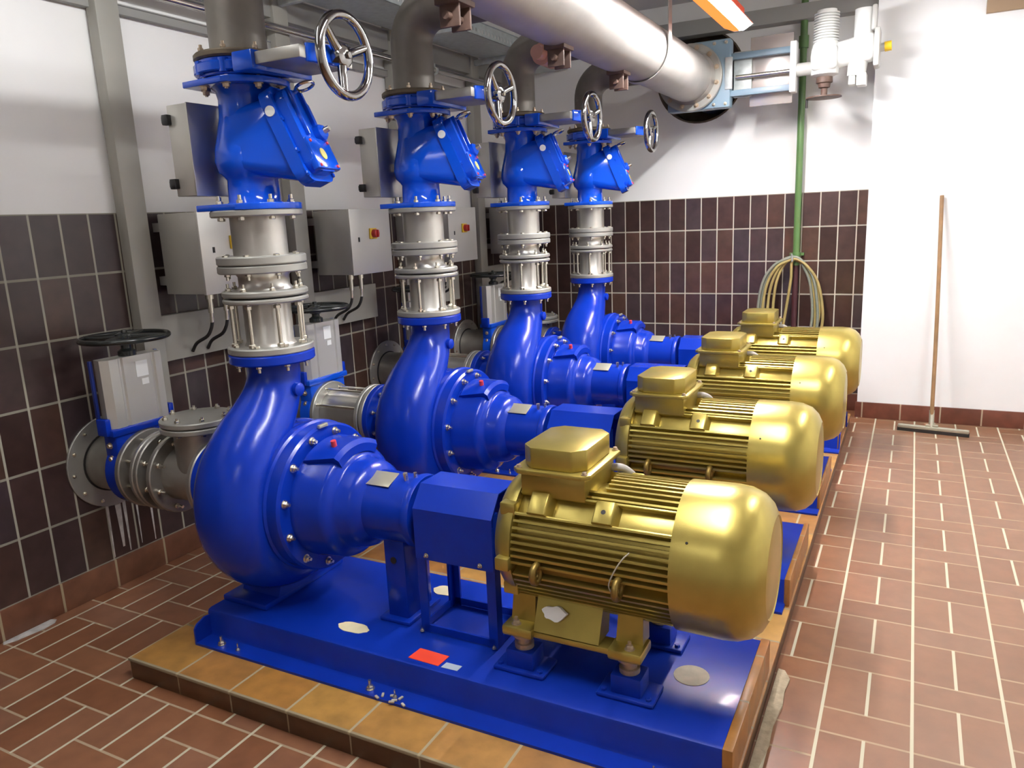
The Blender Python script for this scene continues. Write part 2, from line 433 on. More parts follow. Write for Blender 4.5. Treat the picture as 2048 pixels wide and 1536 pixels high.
structure('wall_east', MB().box((5.3, -3.2, 0), (5.42, YP, CE)), 'plaster')
structure('wall_front', MB().box((-.12, -3.3, 0), (5.42, -3.2, CE)), 'plaster')
ZT = 1.628
structure('trim_1', MB().box((-.003, -3.2, .128), (.006, YF, ZT)), 'tile_left')
structure('trim_2', MB().box((.006, YF - .006, .128), (XP, YF + .003, ZT)), 'tile_back')
structure('baseboard_left', MB().box((-.003, -3.2, 0), (.012, YF, .128), .002), 'base_left')
structure('baseboard_back', MB().box((.006, YF - .012, 0), (XP, YF + .003, .128), .002), 'base_back')
structure('baseboard_right', MB().box((XP - .012, YP - .012, 0), (5.3, YP + .003, .115), .002), 'base_back')
structure('beam_1', MB().box((0, YF - .12, 2.80), (XP, YF + .003, 2.905), .004), 'beam_grey')

# small lining plate deep in the wall opening
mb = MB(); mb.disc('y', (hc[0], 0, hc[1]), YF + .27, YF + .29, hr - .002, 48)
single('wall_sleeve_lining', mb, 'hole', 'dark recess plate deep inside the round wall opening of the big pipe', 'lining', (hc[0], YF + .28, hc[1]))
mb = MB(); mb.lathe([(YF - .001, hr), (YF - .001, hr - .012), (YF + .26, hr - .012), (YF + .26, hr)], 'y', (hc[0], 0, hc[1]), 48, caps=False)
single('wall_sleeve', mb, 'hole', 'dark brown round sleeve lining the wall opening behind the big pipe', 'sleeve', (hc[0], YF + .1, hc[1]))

# ------------------------------------------------------------------ plinth
PX0, PX1, PY0, PY1 = .705, 2.745, 1.52, 5.75
pl = Thing('plinth', 'long low tiled plinth under all four blue base frames', 'plinth', ((PX0 + PX1) / 2, (PY0 + PY1) / 2, 0))
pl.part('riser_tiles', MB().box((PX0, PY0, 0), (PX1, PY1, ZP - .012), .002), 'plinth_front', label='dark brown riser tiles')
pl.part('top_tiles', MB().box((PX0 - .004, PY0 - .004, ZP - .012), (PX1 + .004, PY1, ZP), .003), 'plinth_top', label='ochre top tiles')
for sx, sy, sz in SH:
    pl.part('end_upstand', MB().box((2.716 + sx * .6, 1.742 + sy, ZP), (2.744, 2.318 + sy, ZD + .002), .004), 'upstand')

# ------------------------------------------------------------------ base frame (skid)
def L4(kind, i): return kind.format(ORD[i])
by0, by1, bx0, bx1 = 1.745, 2.315, .86, 2.716
bf = Thing('base_frame', 'nearest blue steel base frame carrying the red label', 'base frame', (1.8, 2.03, ZP), 'blue base frames on the plinth')
# pressed channel: top plate with rounded shoulders, webs and outward foot strips
prof = [(by0 - .071, ZP), (by0 - .071, ZP + .009), (by0 - .004, ZP + .009), (by0, ZP + .016), (by0, ZD - .014), (by0 + .004, ZD - .004), (by0 + .014, ZD)]
full = prof + [(2 * 2.03 - y, z) for y, z in prof[::-1]]
inner = [(2 * 2.03 - by0 - .008, ZP), (2 * 2.03 - by0 - .008, ZD - .008), (by0 + .008, ZD - .008), (by0 + .008, ZP)]
mb = MB(); mb.prism([(y, z) for y, z in full + inner], bx0, bx1, Matrix(((0, 0, 1, 0), (1, 0, 0, 0), (0, 1, 0, 0), (0, 0, 0, 1))))
bf.part('deck', mb, 'blue_deck')
mb = MB(); mb.prism([(by0 - .071, ZP + .009), (by0 + .0, ZP + .009), (by0 + .0, ZP + .085), (by0 - .02, ZP + .088), (by0 - .058, ZP + .075), (by0 - .071, ZP + .06)], bx0, bx0 + .007, Matrix(((0, 0, 1, 0), (1, 0, 0, 0), (0, 1, 0, 0), (0, 0, 0, 1))))
tab = bf.part('end_tab', mb, 'blue_deck')
mb = MB(); mb.lathe([(bx0 - .0015, .006), (bx0 + .0005, .006)], 'x', (0, by0 - .04, ZP + .058), 16); bf.part('bolt_hole', mb, 'cream_grey', tab)
me = bolt_mesh(0, .011, 'zinc', .02, 'head')
for x in (.96, 1.62, 2.62):
    for y in (by0 - .04, 2 * 2.03 - by0 + .04): bf.inst('anchor_bolt', me, (x, y, ZP + .009))
me2 = bolt_mesh(0, .006, 'zinc', .02, 'head')
for x in (1.045, 1.72, 2.55): bf.inst('grub_screw', me2, (x, by0 - .045, ZP + .009))
for (x, y, rx, ry, k) in ((1.447, 1.85, .062, .030, 'cream'), (1.60, 2.20, .05, .035, 'cream'), (2.565, 2.03, .052, .052, 'cream_grey')):
    mb = MB(); poly = [(x + rx * math.cos(2 * PI * t / 28) * (1 + (.05 * math.sin(t * 1.9) if k == 'cream' else 0)), y + ry * math.sin(2 * PI * t / 28) * (1 + (.06 * math.cos(t * 1.3) if k == 'cream' else 0))) for t in range(28)]
    mb.prism(poly, ZD - .001, ZD + .0015); bf.part('grout_filler', mb, k, label='cream grouted hole')
# motor pedestals
for px in (2.09, 2.425):
    for sy in (-1, 1):
        cy = 2.03 + sy * .15
        mb = MB(); mb.box((px - .085, cy - .055, ZD), (px + .085, cy + .055, ZD + .014), .006)
        mb.box((px - .045, cy - .04, ZD + .012), (px + .045, cy + .04, ZD + .07), .004)
        for q in (-1, 1): mb.hexa((px + q * .066, cy - .036, ZD + .014), (0, 0, 1), .009, .008)
        pd = bf.part('motor_pedestal', mb, 'blue_deck')
        mb = MB(); mb.lathe([(ZD + .07, .03), (ZD + .085, .03), (ZD + .085, .022), (ZD + .108, .022), (ZD + .108, .036), (ZD + .122, .036)], 'z', (px, cy, 0), 20)
        bf.part('levelling_spindle', mb, 'zinc_brown', pd)
for i in (1, 2, 3): repeat(bf, SH[i], ['', 'second blue steel base frame from the camera, behind the nearest one', 'third blue steel base frame from the camera', 'farthest blue steel base frame, next to the tiled back wall'][i])
# stickers lie on the nearest frame
mb = MB(); A = Matrix.Translation(V((0, 0, ZD))); mb.prism([(1.728, 1.772), (1.842, 1.769), (1.846, 1.829), (1.734, 1.833)], .0002, .0016, A)
single('red_sticker', mb, 'red_label', 'bright orange-red rectangular sticker on the nearest base frame', 'sticker', (1.78, 1.80, ZD))
mb = MB(); mb.prism([(1.853, 1.768), (1.91, 1.770), (1.912, 1.798), (1.856, 1.797)], .0002, .0014, A)
single('silver_sticker', mb, 'grey_label', 'small silver sticker beside the red one on the nearest base frame', 'sticker', (1.88, 1.78, ZD))

# ------------------------------------------------------------------ pump
pu = Thing('pump', 'nearest blue volute pump, largest in view', 'pump', (X0, Y0, ZD), 'blue centrifugal pumps in a row')
# volute scroll: swept section in the y-z plane
path = [(0, .50), (-.004, .43), (-.03, .36), (-.085, .29), (-.16, .22), (-.225, .13), (-.258, .02), (-.25, -.09), (-.20, -.18), (-.12, -.235), (-.02, -.255), (.08, -.24), (.17, -.18), (.225, -.09), (.235, .01), (.205, .11), (.14, .175), (.05, .205)]
rad = [.094, .094, .098, .105, .110, .113, .113, .110, .105, .10, .095, .09, .085, .08, .075, .07, .062, .05]
sxs = [.094, .096, .106, .122, .138, .148, .152, .15, .148, .145, .142, .138, .132, .126, .12, .11, .10, .085]
P3 = spline([(X0, Y0 + y, ZS + z) for y, z in path], 5)
Rr = spline([(r, s, 0) for r, s in zip(rad, sxs)], 5)
mb = MB(); mb.tube(P3, [p.x for p in Rr], 28, sx=[p.y for p in Rr], bin=(1, 0, 0))
mb.lathe([(-.165, .0), (-.165, .11), (-.155, .15), (-.13, .19), (-.08, .225), (0, .255), (.08, .262), (.13, .262), (.135, .0)], 'x', (X0, Y0, ZS), 56)
vol = pu.part('volute_casing', mb, 'blue', ang=50)
mb = MB(); mb.disc('z', (X0, Y0, 0), 1.068, 1.104, .151, 48, .005)
fl = pu.part('discharge_flange', mb, 'blue')
me = bolt_mesh(.062, .011, 'zinc', .014)
bolt_ring(pu, me, '-z', (X0, Y0, 0), 1.099, .125, 8, PI / 8, 'bolt', fl)
mb = MB()
mb.lathe([(0, .026), (.03, .024), (.034, .018), (.034, 0)], seg=16, mat=Matrix.Translation(V((X0 + .085, Y0 + .0, ZS + .39))) @ V((1, 0, 0)).to_track_quat('Z', 'Y').to_matrix().to_4x4())
pu.part('gauge_boss', mb, 'blue')
# casing cover ring
mb = MB(); mb.lathe([(.10, .262), (.135, .275), (.155, .275), (.162, .268), (.205, .268), (.214, .26), (.214, .20)], 'x', (X0, Y0, ZS), 56)
cov = pu.part('casing_cover', mb, 'blue')
me = bolt_mesh(0, .0115, 'zinc', .012, 'head')
bolt_ring(pu, me, 'x', (X0, Y0, ZS), .214, .238, 12, PI / 12 + .05, 'bolt', cov)
# bearing bracket: lantern, step, tube
mb = MB(); mb.lathe([(.19, .212), (.232, .212), (.24, .207), (.325, .202), (.34, .196), (.352, .178), (.358, .166), (.368, .160), (.405, .155), (.425, .147), (.438, .132), (.446, .123), (.60, .118), (.606, .126), (.622, .127), (.632, .122), (.634, .0)], 'x', (X0, Y0, ZS), 56)
br = pu.part('bearing_bracket', mb, 'blue')
mb = MB()
nA = 14
def cover_grid(dr):
    g = []
    for j, (lx, rr) in enumerate(((.220, .216), (.232, .226), (.345, .224), (.357, .208))):
        w = 1.0 if j < 2 else .82
        g.append([(X0 + lx, Y0 - (rr - dr) * math.sin(a * w), ZS + (rr - dr) * math.cos(a * w)) for a in [math.radians(-38 + 76 * k / nA) for k in range(nA + 1)]])
    return g
mb.sheet(cover_grid(0), cover_grid(.03))
lid = pu.part('lantern_cover', mb, 'blue', ang=22)
mb = MB(); mb.cyl((X0 + .305, Y0 - .06, ZS + .205), (X0 + .305, Y0 - .066, ZS + .236), .010, 12); pu.part('red_plug', mb, 'pink', lid, 'red plastic plug')
mb = MB(); mb.box((X0 + .21, Y0 - .035, ZS + .262), (X0 + .222, Y0 + .01, ZS + .274), .002); pu.part('type_tag', mb, 'plate', cov)
mb = MB()
for k in range(7):
    a0, a1 = math.radians(2 + k * 6), math.radians(2 + (k + 1) * 6)
mb.box((-.05, -.036, 0), (.05, .036, .003), .001, Matrix.Translation(V((X0 + .485, Y0 - .045, ZS + .112))) @ Matrix.Rotation(math.radians(22), 4, 'X'))
pu.part('nameplate', mb, 'plate', br, 'tin nameplate')
mb = MB(); mb.cyl((X0 + .575, Y0 - .03, ZS + .11), (X0 + .575, Y0 - .034, ZS + .14), .008, 10); mb.cyl((X0 + .60, Y0 - .01, ZS + .11), (X0 + .60, Y0 - .012, ZS + .138), .006, 10)
pu.part('grease_nipple', mb, 'zinc', br)
# casing foot
mb = MB(); mb.hull([(X0 + dx, Y0 + dy, z) for dx, dy, z in ((-.12, -.10, ZD + .18), (.06, -.10, ZD + .18), (-.12, .10, ZD + .18), (.06, .10, ZD + .18), (-.13, -.15, ZD + .02), (.05, -.15, ZD + .02), (-.13, .15, ZD + .02), (.05, .15, ZD + .02))])
mb.box((X0 - .165, Y0 - .215, ZD), (X0 + .05, Y0 + .215, ZD + .024), .006)
pu.part('casing_foot', mb, 'blue')
# bracket support leg
mb = MB(); mb.box((X0 + .49, Y0 - .075, ZD), (X0 + .575, Y0 + .075, ZS - .09), .008); mb.box((X0 + .47, Y0 - .10, ZD), (X0 + .595, Y0 + .10, ZD + .014), .004)
mb.box((X0 + .505, Y0 - .05, ZS - .1), (X0 + .56, Y0 + .05, ZS - .08))
leg = pu.part('support_leg', mb, 'blue')
mb = MB(); mb.lathe([(0, .012), (.004, .012)], 'y', (X0 + .53, Y0 - .078, ZS - .165), 14); pu.part('leg_hole', mb, 'dark', leg)
# suction nozzle
mb = MB(); mb.lathe([(-.33, .105), (-.30, .103), (-.22, .105), (-.17, .12), (-.12, .15)], 'x', (X0, Y0, ZS), 40); mb.box((X0 - .31, Y0 - .008, ZS + .09), (X0 - .2, Y0 + .008, ZS + .135), .003)
pu.part('suction_nozzle', mb, 'blue')
mb = MB(); mb.disc('x', (X0, Y0, ZS), -.33, -.297, .165, 48, .004); sfl = pu.part('suction_flange', mb, 'blue')
bolt_ring(pu, bolt_mesh(.066, .0115, 'zinc', .014), 'x', (X0, Y0, ZS), -.325, .137, 8, PI / 8, 'bolt', sfl)
for i in (1, 2, 3): repeat(pu, SH[i], ['', 'second blue volute pump, just behind the nearest gold motor', 'third blue volute pump, between the second and the farthest', 'farthest blue volute pump, in front of the tiled back wall'][i])

# ------------------------------------------------------------------ coupling guard
cg = Thing('coupling_guard', 'nearest angular blue coupling guard on four legs beside the nearest gold motor', 'guard', (1.84, Y0, ZD), 'blue coupling guards')
sec = [(-.118, .46), (-.118, .632), (-.062, .70), (.062, .70), (.118, .632), (.118, .46)]
ins = [(-.114, .46), (-.114, .631), (-.060, .696), (.060, .696), (.114, .631), (.114, .46)]
mb = MB(); mb.sheet([[(X0 + lx, Y0 + y, z) for y, z in sec] for lx in (.655, .945)], [[(X0 + lx, Y0 + y, z) for y, z in ins] for lx in (.655, .945)])
cg.part('hood', mb, 'blue', ang=20)
for lx in (.665, .925):
    for sy in (-1, 1):
        y = Y0 + sy * .10
        mb = MB(); x = X0 + lx
        mb.box((x - .016, y - .004, ZD), (x + .016, y + .004, .60)); mb.box((x - .004 + (.012 if lx > .8 else -.012), y, ZD), (x + .004 + (.012 if lx > .8 else -.012), y - sy * .032, .64), 0)
        cg.part('leg', mb, 'blue')
for sy in (-1, 1):
    y = Y0 + sy * .10
    mb = MB(); mb.box((X0 + .66, y - .004, ZD + .004), (X0 + .93, y + .004, ZD + .03)); cg.part('foot_rail', mb, 'blue')
for lx in (.653, .937):
    mb = MB(); mb.box((X0 + lx - .003, Y0 - .1, ZD + .004), (X0 + lx + .003, Y0 + .1, ZD + .03)); cg.part('cross_rail', mb, 'blue')
me = bolt_mesh(0, .006, 'zinc', .006, 'head')
for lx in (.70, .90): cg.inst('screw', me, (X0 + lx, Y0 - .122, .478), ROT['-y'])
for lx in (.655, .93): cg.inst('screw', me, (X0 + lx, Y0 - .112, ZD + .006), ROT['z'])
for i in (1, 2, 3): repeat(cg, SH[i], ['', 'second angular blue coupling guard from the camera', 'third angular blue coupling guard from the camera', 'farthest angular blue coupling guard, near the back wall'][i])

# ------------------------------------------------------------------ motor
mo = Thing('electric_motor', 'nearest gold electric motor with a plastic thread on its lifting eye', 'motor', (2.28, Y0, .31), 'gold electric motors')
XL, XR = 1.005, 1.535
mb = MB(); mb.lathe([(XL - .02, .0), (XL - .02, .10), (XL - .022, .13), (XL - .018, .175), (XL + .005, .198), (XL + .03, .206), (XL + .045, .206), (XL + .05, .18)], 'x', (X0, Y0, ZS), 56)
for a in (50, 130, 230, 310):
    ca, sa = math.cos(math.radians(a)), math.sin(math.radians(a))
    mb.box((X0 + XL, Y0 + sa * .195 - .02, ZS + ca * .195 - .02), (X0 + XL + .05, Y0 + sa * .195 + .02, ZS + ca * .195 + .02), .006)
mb.box((X0 + XL + .005, Y0 - .225, ZS - .045), (X0 + XL + .05, Y0 - .16, ZS - .005), .005)
mo.part('drive_end_shield', mb, 'gold')
mb = MB(); mb.lathe([(XL + .045, .170), (XR, .170)], 'x', (X0, Y0, ZS), 60)
NF = 62
def in_band(a, c, w): return abs((a - c + 180) % 360 - 180) < w
for k in range(NF):
    a = 360 * (k + .5) / NF
    if in_band(a, 45, 10) or in_band(a, 315, 10) or in_band(a, 180, 20): continue
    if in_band(a, 100, 3.5) or in_band(a, 260, 3.5): continue
    r0, r1, x0f = .164, .207, XL + .05
    if in_band(a, 0, 22): x0f = XL + .30
    # x' axis, radial z
    Rm = Matrix.Translation(V((X0, Y0, ZS))) @ Matrix.Rotation(math.radians(a), 4, 'X')   # +z rotates to -y
    mb.box((x0f, -.0036, r0), (XR, .0036, r1), 0, Rm)
mo.part('finned_housing', mb, 'gold', ang=30)
# smooth bands with pads
for a, nm in ((45, 1), (315, 1)):
    Rm = Matrix.Translation(V((X0, Y0, ZS))) @ Matrix.Rotation(math.radians(a), 4, 'X')
    mb = MB(); mb.box((XL + .05, -.037, .165), (XR, .037, .182), .002, Rm)
    mb.box((XL + .05, .031, .17), (XR, .0375, .205), .001, Rm); mb.box((XL + .05, -.0375, .17), (XR, -.031, .205), .001, Rm)
    bd = mo.part('pad_band', mb, 'gold')
    for q, lx in enumerate((1.125, 1.325)):
        mb = MB(); mb.prism([(lx - .042, .178), (lx + .042, .178), (lx + .027, .218), (lx - .027, .218)], -.034, .034, Rm @ Matrix(((1, 0, 0, 0), (0, 0, 1, 0), (0, 1, 0, 0), (0, 0, 0, 1))), .003)
        pd = mo.part('mounting_pad', mb, 'gold', bd)
        if q: 
            mb = MB(); mb.lathe([(.2175, .007), (.2185, .007)], seg=14, mat=Rm @ Matrix.Translation(V((lx, 0, 0))))
            mo.part('screw_hole', mb, 'dark')
for a in (100, 260):
    Rm = Matrix.Translation(V((X0, Y0, ZS))) @ Matrix.Rotation(math.radians(a), 4, 'X')
    mb = MB(); mb.box((1.15, -.014, .17), (1.37, .014, .195), .003, Rm); mo.part('side_band', mb, 'gold_dark')
    for lx in (1.14, 1.385):
        mb = MB()
        ring = [Rm @ V((lx + 0 * t, .025 * math.cos(t), .218 + .025 * math.sin(t))) for t in [2 * PI * k / 20 for k in range(20)]]
        mb.tube(ring, .0105, 10, closed=True); mb.lathe([(.17, .014), (.192, .014), (.196, .010)], seg=14, mat=Rm @ Matrix.Translation(V((lx, 0, 0))))
        mo.part('lifting_eye', mb, 'gold_dark')
mb = MB(); mb.lathe([(XR - .012, .19), (XR - .012, .214), (XR + .11, .216), (XR + .15, .212), (XR + .185, .198), (XR + .208, .176), (XR + .222, .148), (XR + .225, .143), (XR + .221, .139), (XR + .224, .13), (XR + .228, .06), (XR + .228, 0)], 'x', (X0, Y0, ZS), 64)
cw = mo.part('fan_cowl', mb, 'gold', ang=45)
mb = MB(); mb.lathe([(0, .004), (.003, .003)], seg=10, mat=Matrix.Translation(V((X0, Y0, ZS))) @ Matrix.Rotation(math.radians(58), 4, 'X') @ Matrix.Translation(V((XR + .03, 0, .214))))
mo.part('cowl_screw', mb, 'dark', cw)
# feet
mb = MB()
for sy in (-1, 1):
    mb.hull([(x, Y0 + sy * y, z) for x, y, z in ((2.14, .185, .335), (2.345, .185, .335), (2.14, .10, .335), (2.345, .10, .335), (2.14, .135, .45), (2.345, .135, .45), (2.14, .08, .44), (2.345, .08, .44))])
    for px in (2.09, 2.425):
        mb.box((px - .05, Y0 + sy * .15 - .052, .31), (px + .05, Y0 + sy * .15 + .05, .342), .008)
        mb.hull([(px + dx, Y0 + sy * y, z) for dx, y, z in ((-.04, .15, .34), (.04, .15, .34), (-.04, .09, .34), (.04, .09, .34), (-.035, .13, .47), (.035, .13, .47), (-.035, .08, .45), (.035, .08, .45))])
    mb.box((2.05, Y0 + sy * .15 - .035, .312), (2.46, Y0 + sy * .15 + .03, .332), .004)
ft = mo.part('mounting_foot', mb, 'gold')
me = bolt_mesh(0, .011, 'zinc_brown', .012, 'head')
for px in (2.08, 2.435):
    for sy in (-1, 1): mo.inst('foot_bolt', me, (px, Y0 + sy * .178, .342), ROT['z'], ft)
mb = MB(); A = Matrix.Translation(V((2.205, Y0 - .168, .397))) @ Matrix.Rotation(math.radians(69), 4, 'X')
mb.prism([(.036 * math.cos(t) * (1 + .12 * math.sin(3 * t) + .06 * math.sin(7 * t)), .021 * math.sin(t) * (1 + .15 * math.cos(5 * t))) for t in [2 * PI * k / 22 for k in range(22)]], -.004, .012, A)
pt = mo.part('peeled_label', mb, 'paper', ft, 'pale remains of a peeled label')
# terminal box
jx0, jx1, jy0, jy1, jf = 2.068, 2.31, 1.88, 2.17, .808
mb = MB(); mb.prism([(jx0 + .02, jy0 + .025), (jx1 - .02, jy0 + .025), (jx1 - .02, jy1 - .025), (jx0 + .02, jy1 - .025)], .735, jf, None, .004); mo.part('terminal_box', mb, 'gold')
c = .02
mb = MB(); mb.prism([(jx0 + c, jy0), (jx1 - c, jy0), (jx1, jy0 + c), (jx1, jy1 - c), (jx1 - c, jy1), (jx0 + c, jy1), (jx0, jy1 - c), (jx0, jy0 + c)], jf, jf + .014, None, .003); tl = mo.part('terminal_flange', mb, 'gold')
lx0, lx1, ly0, ly1 = jx0 + .022, jx1 - .022, jy0 + .018, jy1 - .018; c = .035
mb = MB(); mb.prism([(lx0 + c, ly0), (lx1 - c, ly0), (lx1, ly0 + c), (lx1, ly1 - c), (lx1 - c, ly1), (lx0 + c, ly1), (lx0, ly1 - c), (lx0, ly0 + c)], jf + .014, jf + .078, None, .005); mo.part('terminal_lid', mb, 'gold')
me = bolt_mesh(0, .007, 'gold_dark' if 0 else 'zinc_brown', 0.001, 'head')
for x in (jx0 + .018, jx1 - .018):
    for y in (jy0 + .018, jy1 - .018): mo.inst('lid_screw', me, (x, y, jf + .014), ROT['z'], tl)
# supply cable from the terminal box down behind the housing
mb = MB(); mb.tube(spline([(2.275, 2.13, .772), (2.318, 2.145, .768), (2.342, 2.175, .735), (2.352, 2.215, .68), (2.356, 2.255, .60), (2.356, 2.28, .5), (2.33, 2.29, .33), (2.20, 2.28, ZD + .02)], 8), .0125, 12)
mo.part('supply_cable', mb, 'cable', label='grey supply cable')
for i in (1, 2, 3): repeat(mo, SH[i], ['', 'second gold electric motor, directly behind the nearest one', 'third gold electric motor, between the second and the farthest', 'farthest gold electric motor, in front of the hanging hose'][i])
mb = MB(); mb.tube(spline([(2.405, 1.795, .535), (2.40, 1.788, .56), (2.415, 1.79, .60), (2.435, 1.80, .635), (2.45, 1.815, .65)], 6), .0019, 8)
single('plastic_thread', mb, 'cream_grey', 'thin clear plastic thread tied to the lifting eye of the nearest gold motor', 'thread', (2.405, 1.795, .535))

# ------------------------------------------------------------------ discharge pipework
dj = Thing('dismantling_joint', 'grey flanged joint with threaded rods standing on the nearest pump', 'pipe joint', (X0, Y0, 1.104), 'rod-tied pipe joints above the pumps')
c = (X0, Y0, 0)
mb = MB(); mb.disc('z', c, 1.104, 1.129, .15, 48, .004); dj.part('lower_flange', mb, 'flange_grey')
mb = MB(); mb.lathe([(1.127, .092), (1.142, .083), (1.284, .083)], 'z', c, 40); dj.part('pipe', mb, 'stainless')
mb = MB(); mb.disc('z', c, 1.282, 1.299, .148, 48, .005); dj.part('upper_flange', mb, 'flange_grey')
bolt_ring(dj, bolt_mesh(.17, .0115, 'zinc', 0, 'stud'), 'z', c, 1.205, .124, 8, PI / 8 - .12, 'threaded_rod')
for i in (1, 2, 3): repeat(dj, SH[i], ['', 'grey flanged joint with threaded rods on the second pump', 'grey flanged joint with threaded rods on the third pump', 'grey flanged joint with threaded rods on the farthest pump'][i])

ad = Thing('flange_adapter', 'short grey flanged adapter above the rod joint of the nearest pump', 'adapter', (X0, Y0, 1.299), 'short flanged adapters')
mb = MB(); mb.disc('z', c, 1.305, 1.326, .148, 48, .005); ad.part('lower_flange', mb, 'flange_grey')
mb = MB(); mb.disc('z', c, 1.299, 1.306, .128, 48, .001); ad.part('gasket', mb, 'dark')
mb = MB(); mb.lathe([(1.324, .10), (1.34, .088), (1.372, .088), (1.388, .10)], 'z', c, 40); ad.part('neck', mb, 'stainless')
mb = MB(); mb.disc('z', c, 1.386, 1.4125, .153, 48, .004); ad.part('upper_flange', mb, 'flange_grey')
bolt_ring(ad, bolt_mesh(.055, .011, 'zinc', .012), '-z', c, 1.4145, .128, 8, PI / 8, 'bolt')
bolt_ring(ad, bolt_mesh(0, .010, 'zinc', .016, 'head'), 'z', c, 1.326, .126, 8, PI / 8 - .2, 'nut')
for i in (1, 2, 3): repeat(ad, SH[i], ['', 'short grey flanged adapter above the rod joint of the second pump', 'short grey flanged adapter above the rod joint of the third pump', 'short grey flanged adapter above the rod joint of the farthest pump'][i])

sp = Thing('pipe_spool', 'short stainless pipe spool below the nearest blue check valve', 'pipe spool', (X0, Y0, 1.4125), 'stainless pipe spools')
mb = MB(); mb.disc('z', c, 1.4155, 1.4445, .153, 48, .004); sp.part('lower_flange', mb, 'flange_grey')
mb = MB(); mb.disc('z', c, 1.4125, 1.416, .148, 48, .001); sp.part('gasket', mb, 'dark')
mb = MB(); mb.lathe([(1.443, .0935), (1.58, .0935)], 'z', c, 44); sp.part('pipe', mb, 'stainless')
mb = MB(); mb.disc('z', c, 1.577, 1.599, .155, 48, .004); sp.part('upper_flange', mb, 'flange_grey')
for i in (1, 2, 3): repeat(sp, SH[i], ['', 'short stainless pipe spool below the second blue check valve', 'short stainless pipe spool below the third blue check valve', 'short stainless pipe spool below the farthest blue check valve'][i])

# check valve
cv = Thing('check_valve', 'nearest blue check valve with a slanted cover and yellow sticker, left of the motor boxes', 'valve', (X0, Y0, 1.599), 'blue check valves')
cv.root['label'] = 'nearest blue check valve with slanted cover and yellow sticker'
mb = MB(); mb.lathe([(1.612, .105), (1.628, .088), (1.70, .085), (1.712, .094), (1.728, .110), (1.76, .118), (1.80, .114), (1.85, .100), (1.90, .089), (1.96, .085), (1.985, .090), (2.002, .105)], 'z', c, 48)
cvn = V((.923, 0, .385)); cvu = V((-.385, 0, .923)); cvy = V((0, 1, 0)); cvO = V((X0 + .162, Y0, 1.82))
CM = Matrix.Translation(V((X0, Y0, 0))) @ Matrix.Rotation(math.radians(15), 4, 'Z') @ Matrix.Translation(V((-X0, -Y0, 0))) @ Matrix.Translation(cvO) @ Matrix(((0, cvu.x, cvn.x, 0), (1, cvu.y, cvn.y, 0), (0, cvu.z, cvn.z, 0), (0, 0, 0, 1)))
def rrect(w, h, r, n=6):
    o = []
    for cx, cy, a0 in ((w - r, h - r, 0), (-w + r, h - r, 90), (-w + r, -h + r, 180), (w - r, -h + r, 270)):
        for k in range(n + 1):
            a = math.radians(a0 + 90 * k / n); o.append((cx + r * math.cos(a), cy + r * math.sin(a)))
    return o
cl = [tuple(CM @ V((x, y, 0))) for x, y in rrect(.088, .15, .06)]
for k in range(24):
    a = 2 * PI * k / 24
    for z, r in ((1.735, .110), (1.76, .117), (1.80, .113), (1.85, .099), (1.92, .085)):
        cl.append((X0 + r * math.cos(a), Y0 + r * math.sin(a), z))
mb.hull(cl)
cv.part('valve_body', mb, 'blue_valve', ang=45)
def tipped(r, tip, dirang, n=36):
    pts = []
    for k in range(n):
        a = 2 * PI * k / n
        if abs((a - dirang + PI) % (2 * PI) - PI) > 1.0: pts.append((r * math.cos(a), r * math.sin(a)))
        elif abs((a - dirang + PI) % (2 * PI) - PI) < PI / n * .99: pts.append((tip * math.cos(dirang), tip * math.sin(dirang)))
    if not any(abs(math.hypot(*p) - tip) < 1e-6 for p in pts):
        pts.append((tip * math.cos(dirang), tip * math.sin(dirang)))
    pts.sort(key=lambda p: math.atan2(p[1], p[0]) % (2 * PI)); return pts
da = math.radians(225)
mb = MB(); mb.prism([(X0 + x, Y0 + y) for x, y in tipped(.156, .195, da)], 1.599, 1.6205, None, .003); f1 = cv.part('lower_flange', mb, 'blue_valve', ang=30)
mb = MB(); mb.prism([(X0 + x, Y0 + y) for x, y in tipped(.156, .19, da)], 1.998, 2.018, None, .003); f2 = cv.part('upper_flange', mb, 'blue_valve', ang=30)
bolt_ring(cv, bolt_mesh(.047, .0115, 'zinc', .016), 'z', c, 1.598, .128, 8, PI / 8, 'bolt', f1)
bolt_ring(cv, bolt_mesh(0, .0115, 'zinc_brown', .006, 'head'), '-z', c, 1.998, .13, 8, PI / 8, 'bolt', f2)
mb = MB(); mb.prism(rrect(.10, .165, .045), -.004, .036, CM, .004)
mb.prism(rrect(.10, .165, .045), .036, .04, CM)
cb = cv.part('valve_cover', mb, 'blue_valve', ang=30)
mb = MB(); mb.prism(rrect(.085, .145, .045), .036, .075, CM, .008)
for x in (-.04, .04): mb.box((x - .006, -.02, .07), (x + .006, .145, .088), .003, CM)
mb.lathe([(.07, .03), (.095, .028), (.105, .02), (.105, 0)], seg=20, mat=CM @ Matrix.Translation(V((.045, -.01, 0))))
mb.prism([(-.083, -.14), (.083, -.14), (.083, -.03), (-.083, -.03)], .06, .085, CM, .006)
cp = cv.part('cover_cap', mb, 'blue_valve', cb, ang=30)
mb = MB(); mb.lathe([(.0, .02), (.003, .02)], seg=24, mat=CM @ Matrix.Translation(V((-.01, -.088, .0845)))); cv.part('yellow_sticker', mb, 'yellow_sticker', cb, 'round yellow sticker')
for x, y in ((-.065, -.045), (.06, -.045), (-.065, -.13), (.06, -.13)):
    mb = MB(); mb.lathe([(0, .006), (.006, .005)], seg=10, mat=CM @ Matrix.Translation(V((x, y, .084)))); cv.part('red_plug', mb, 'pink', cb)
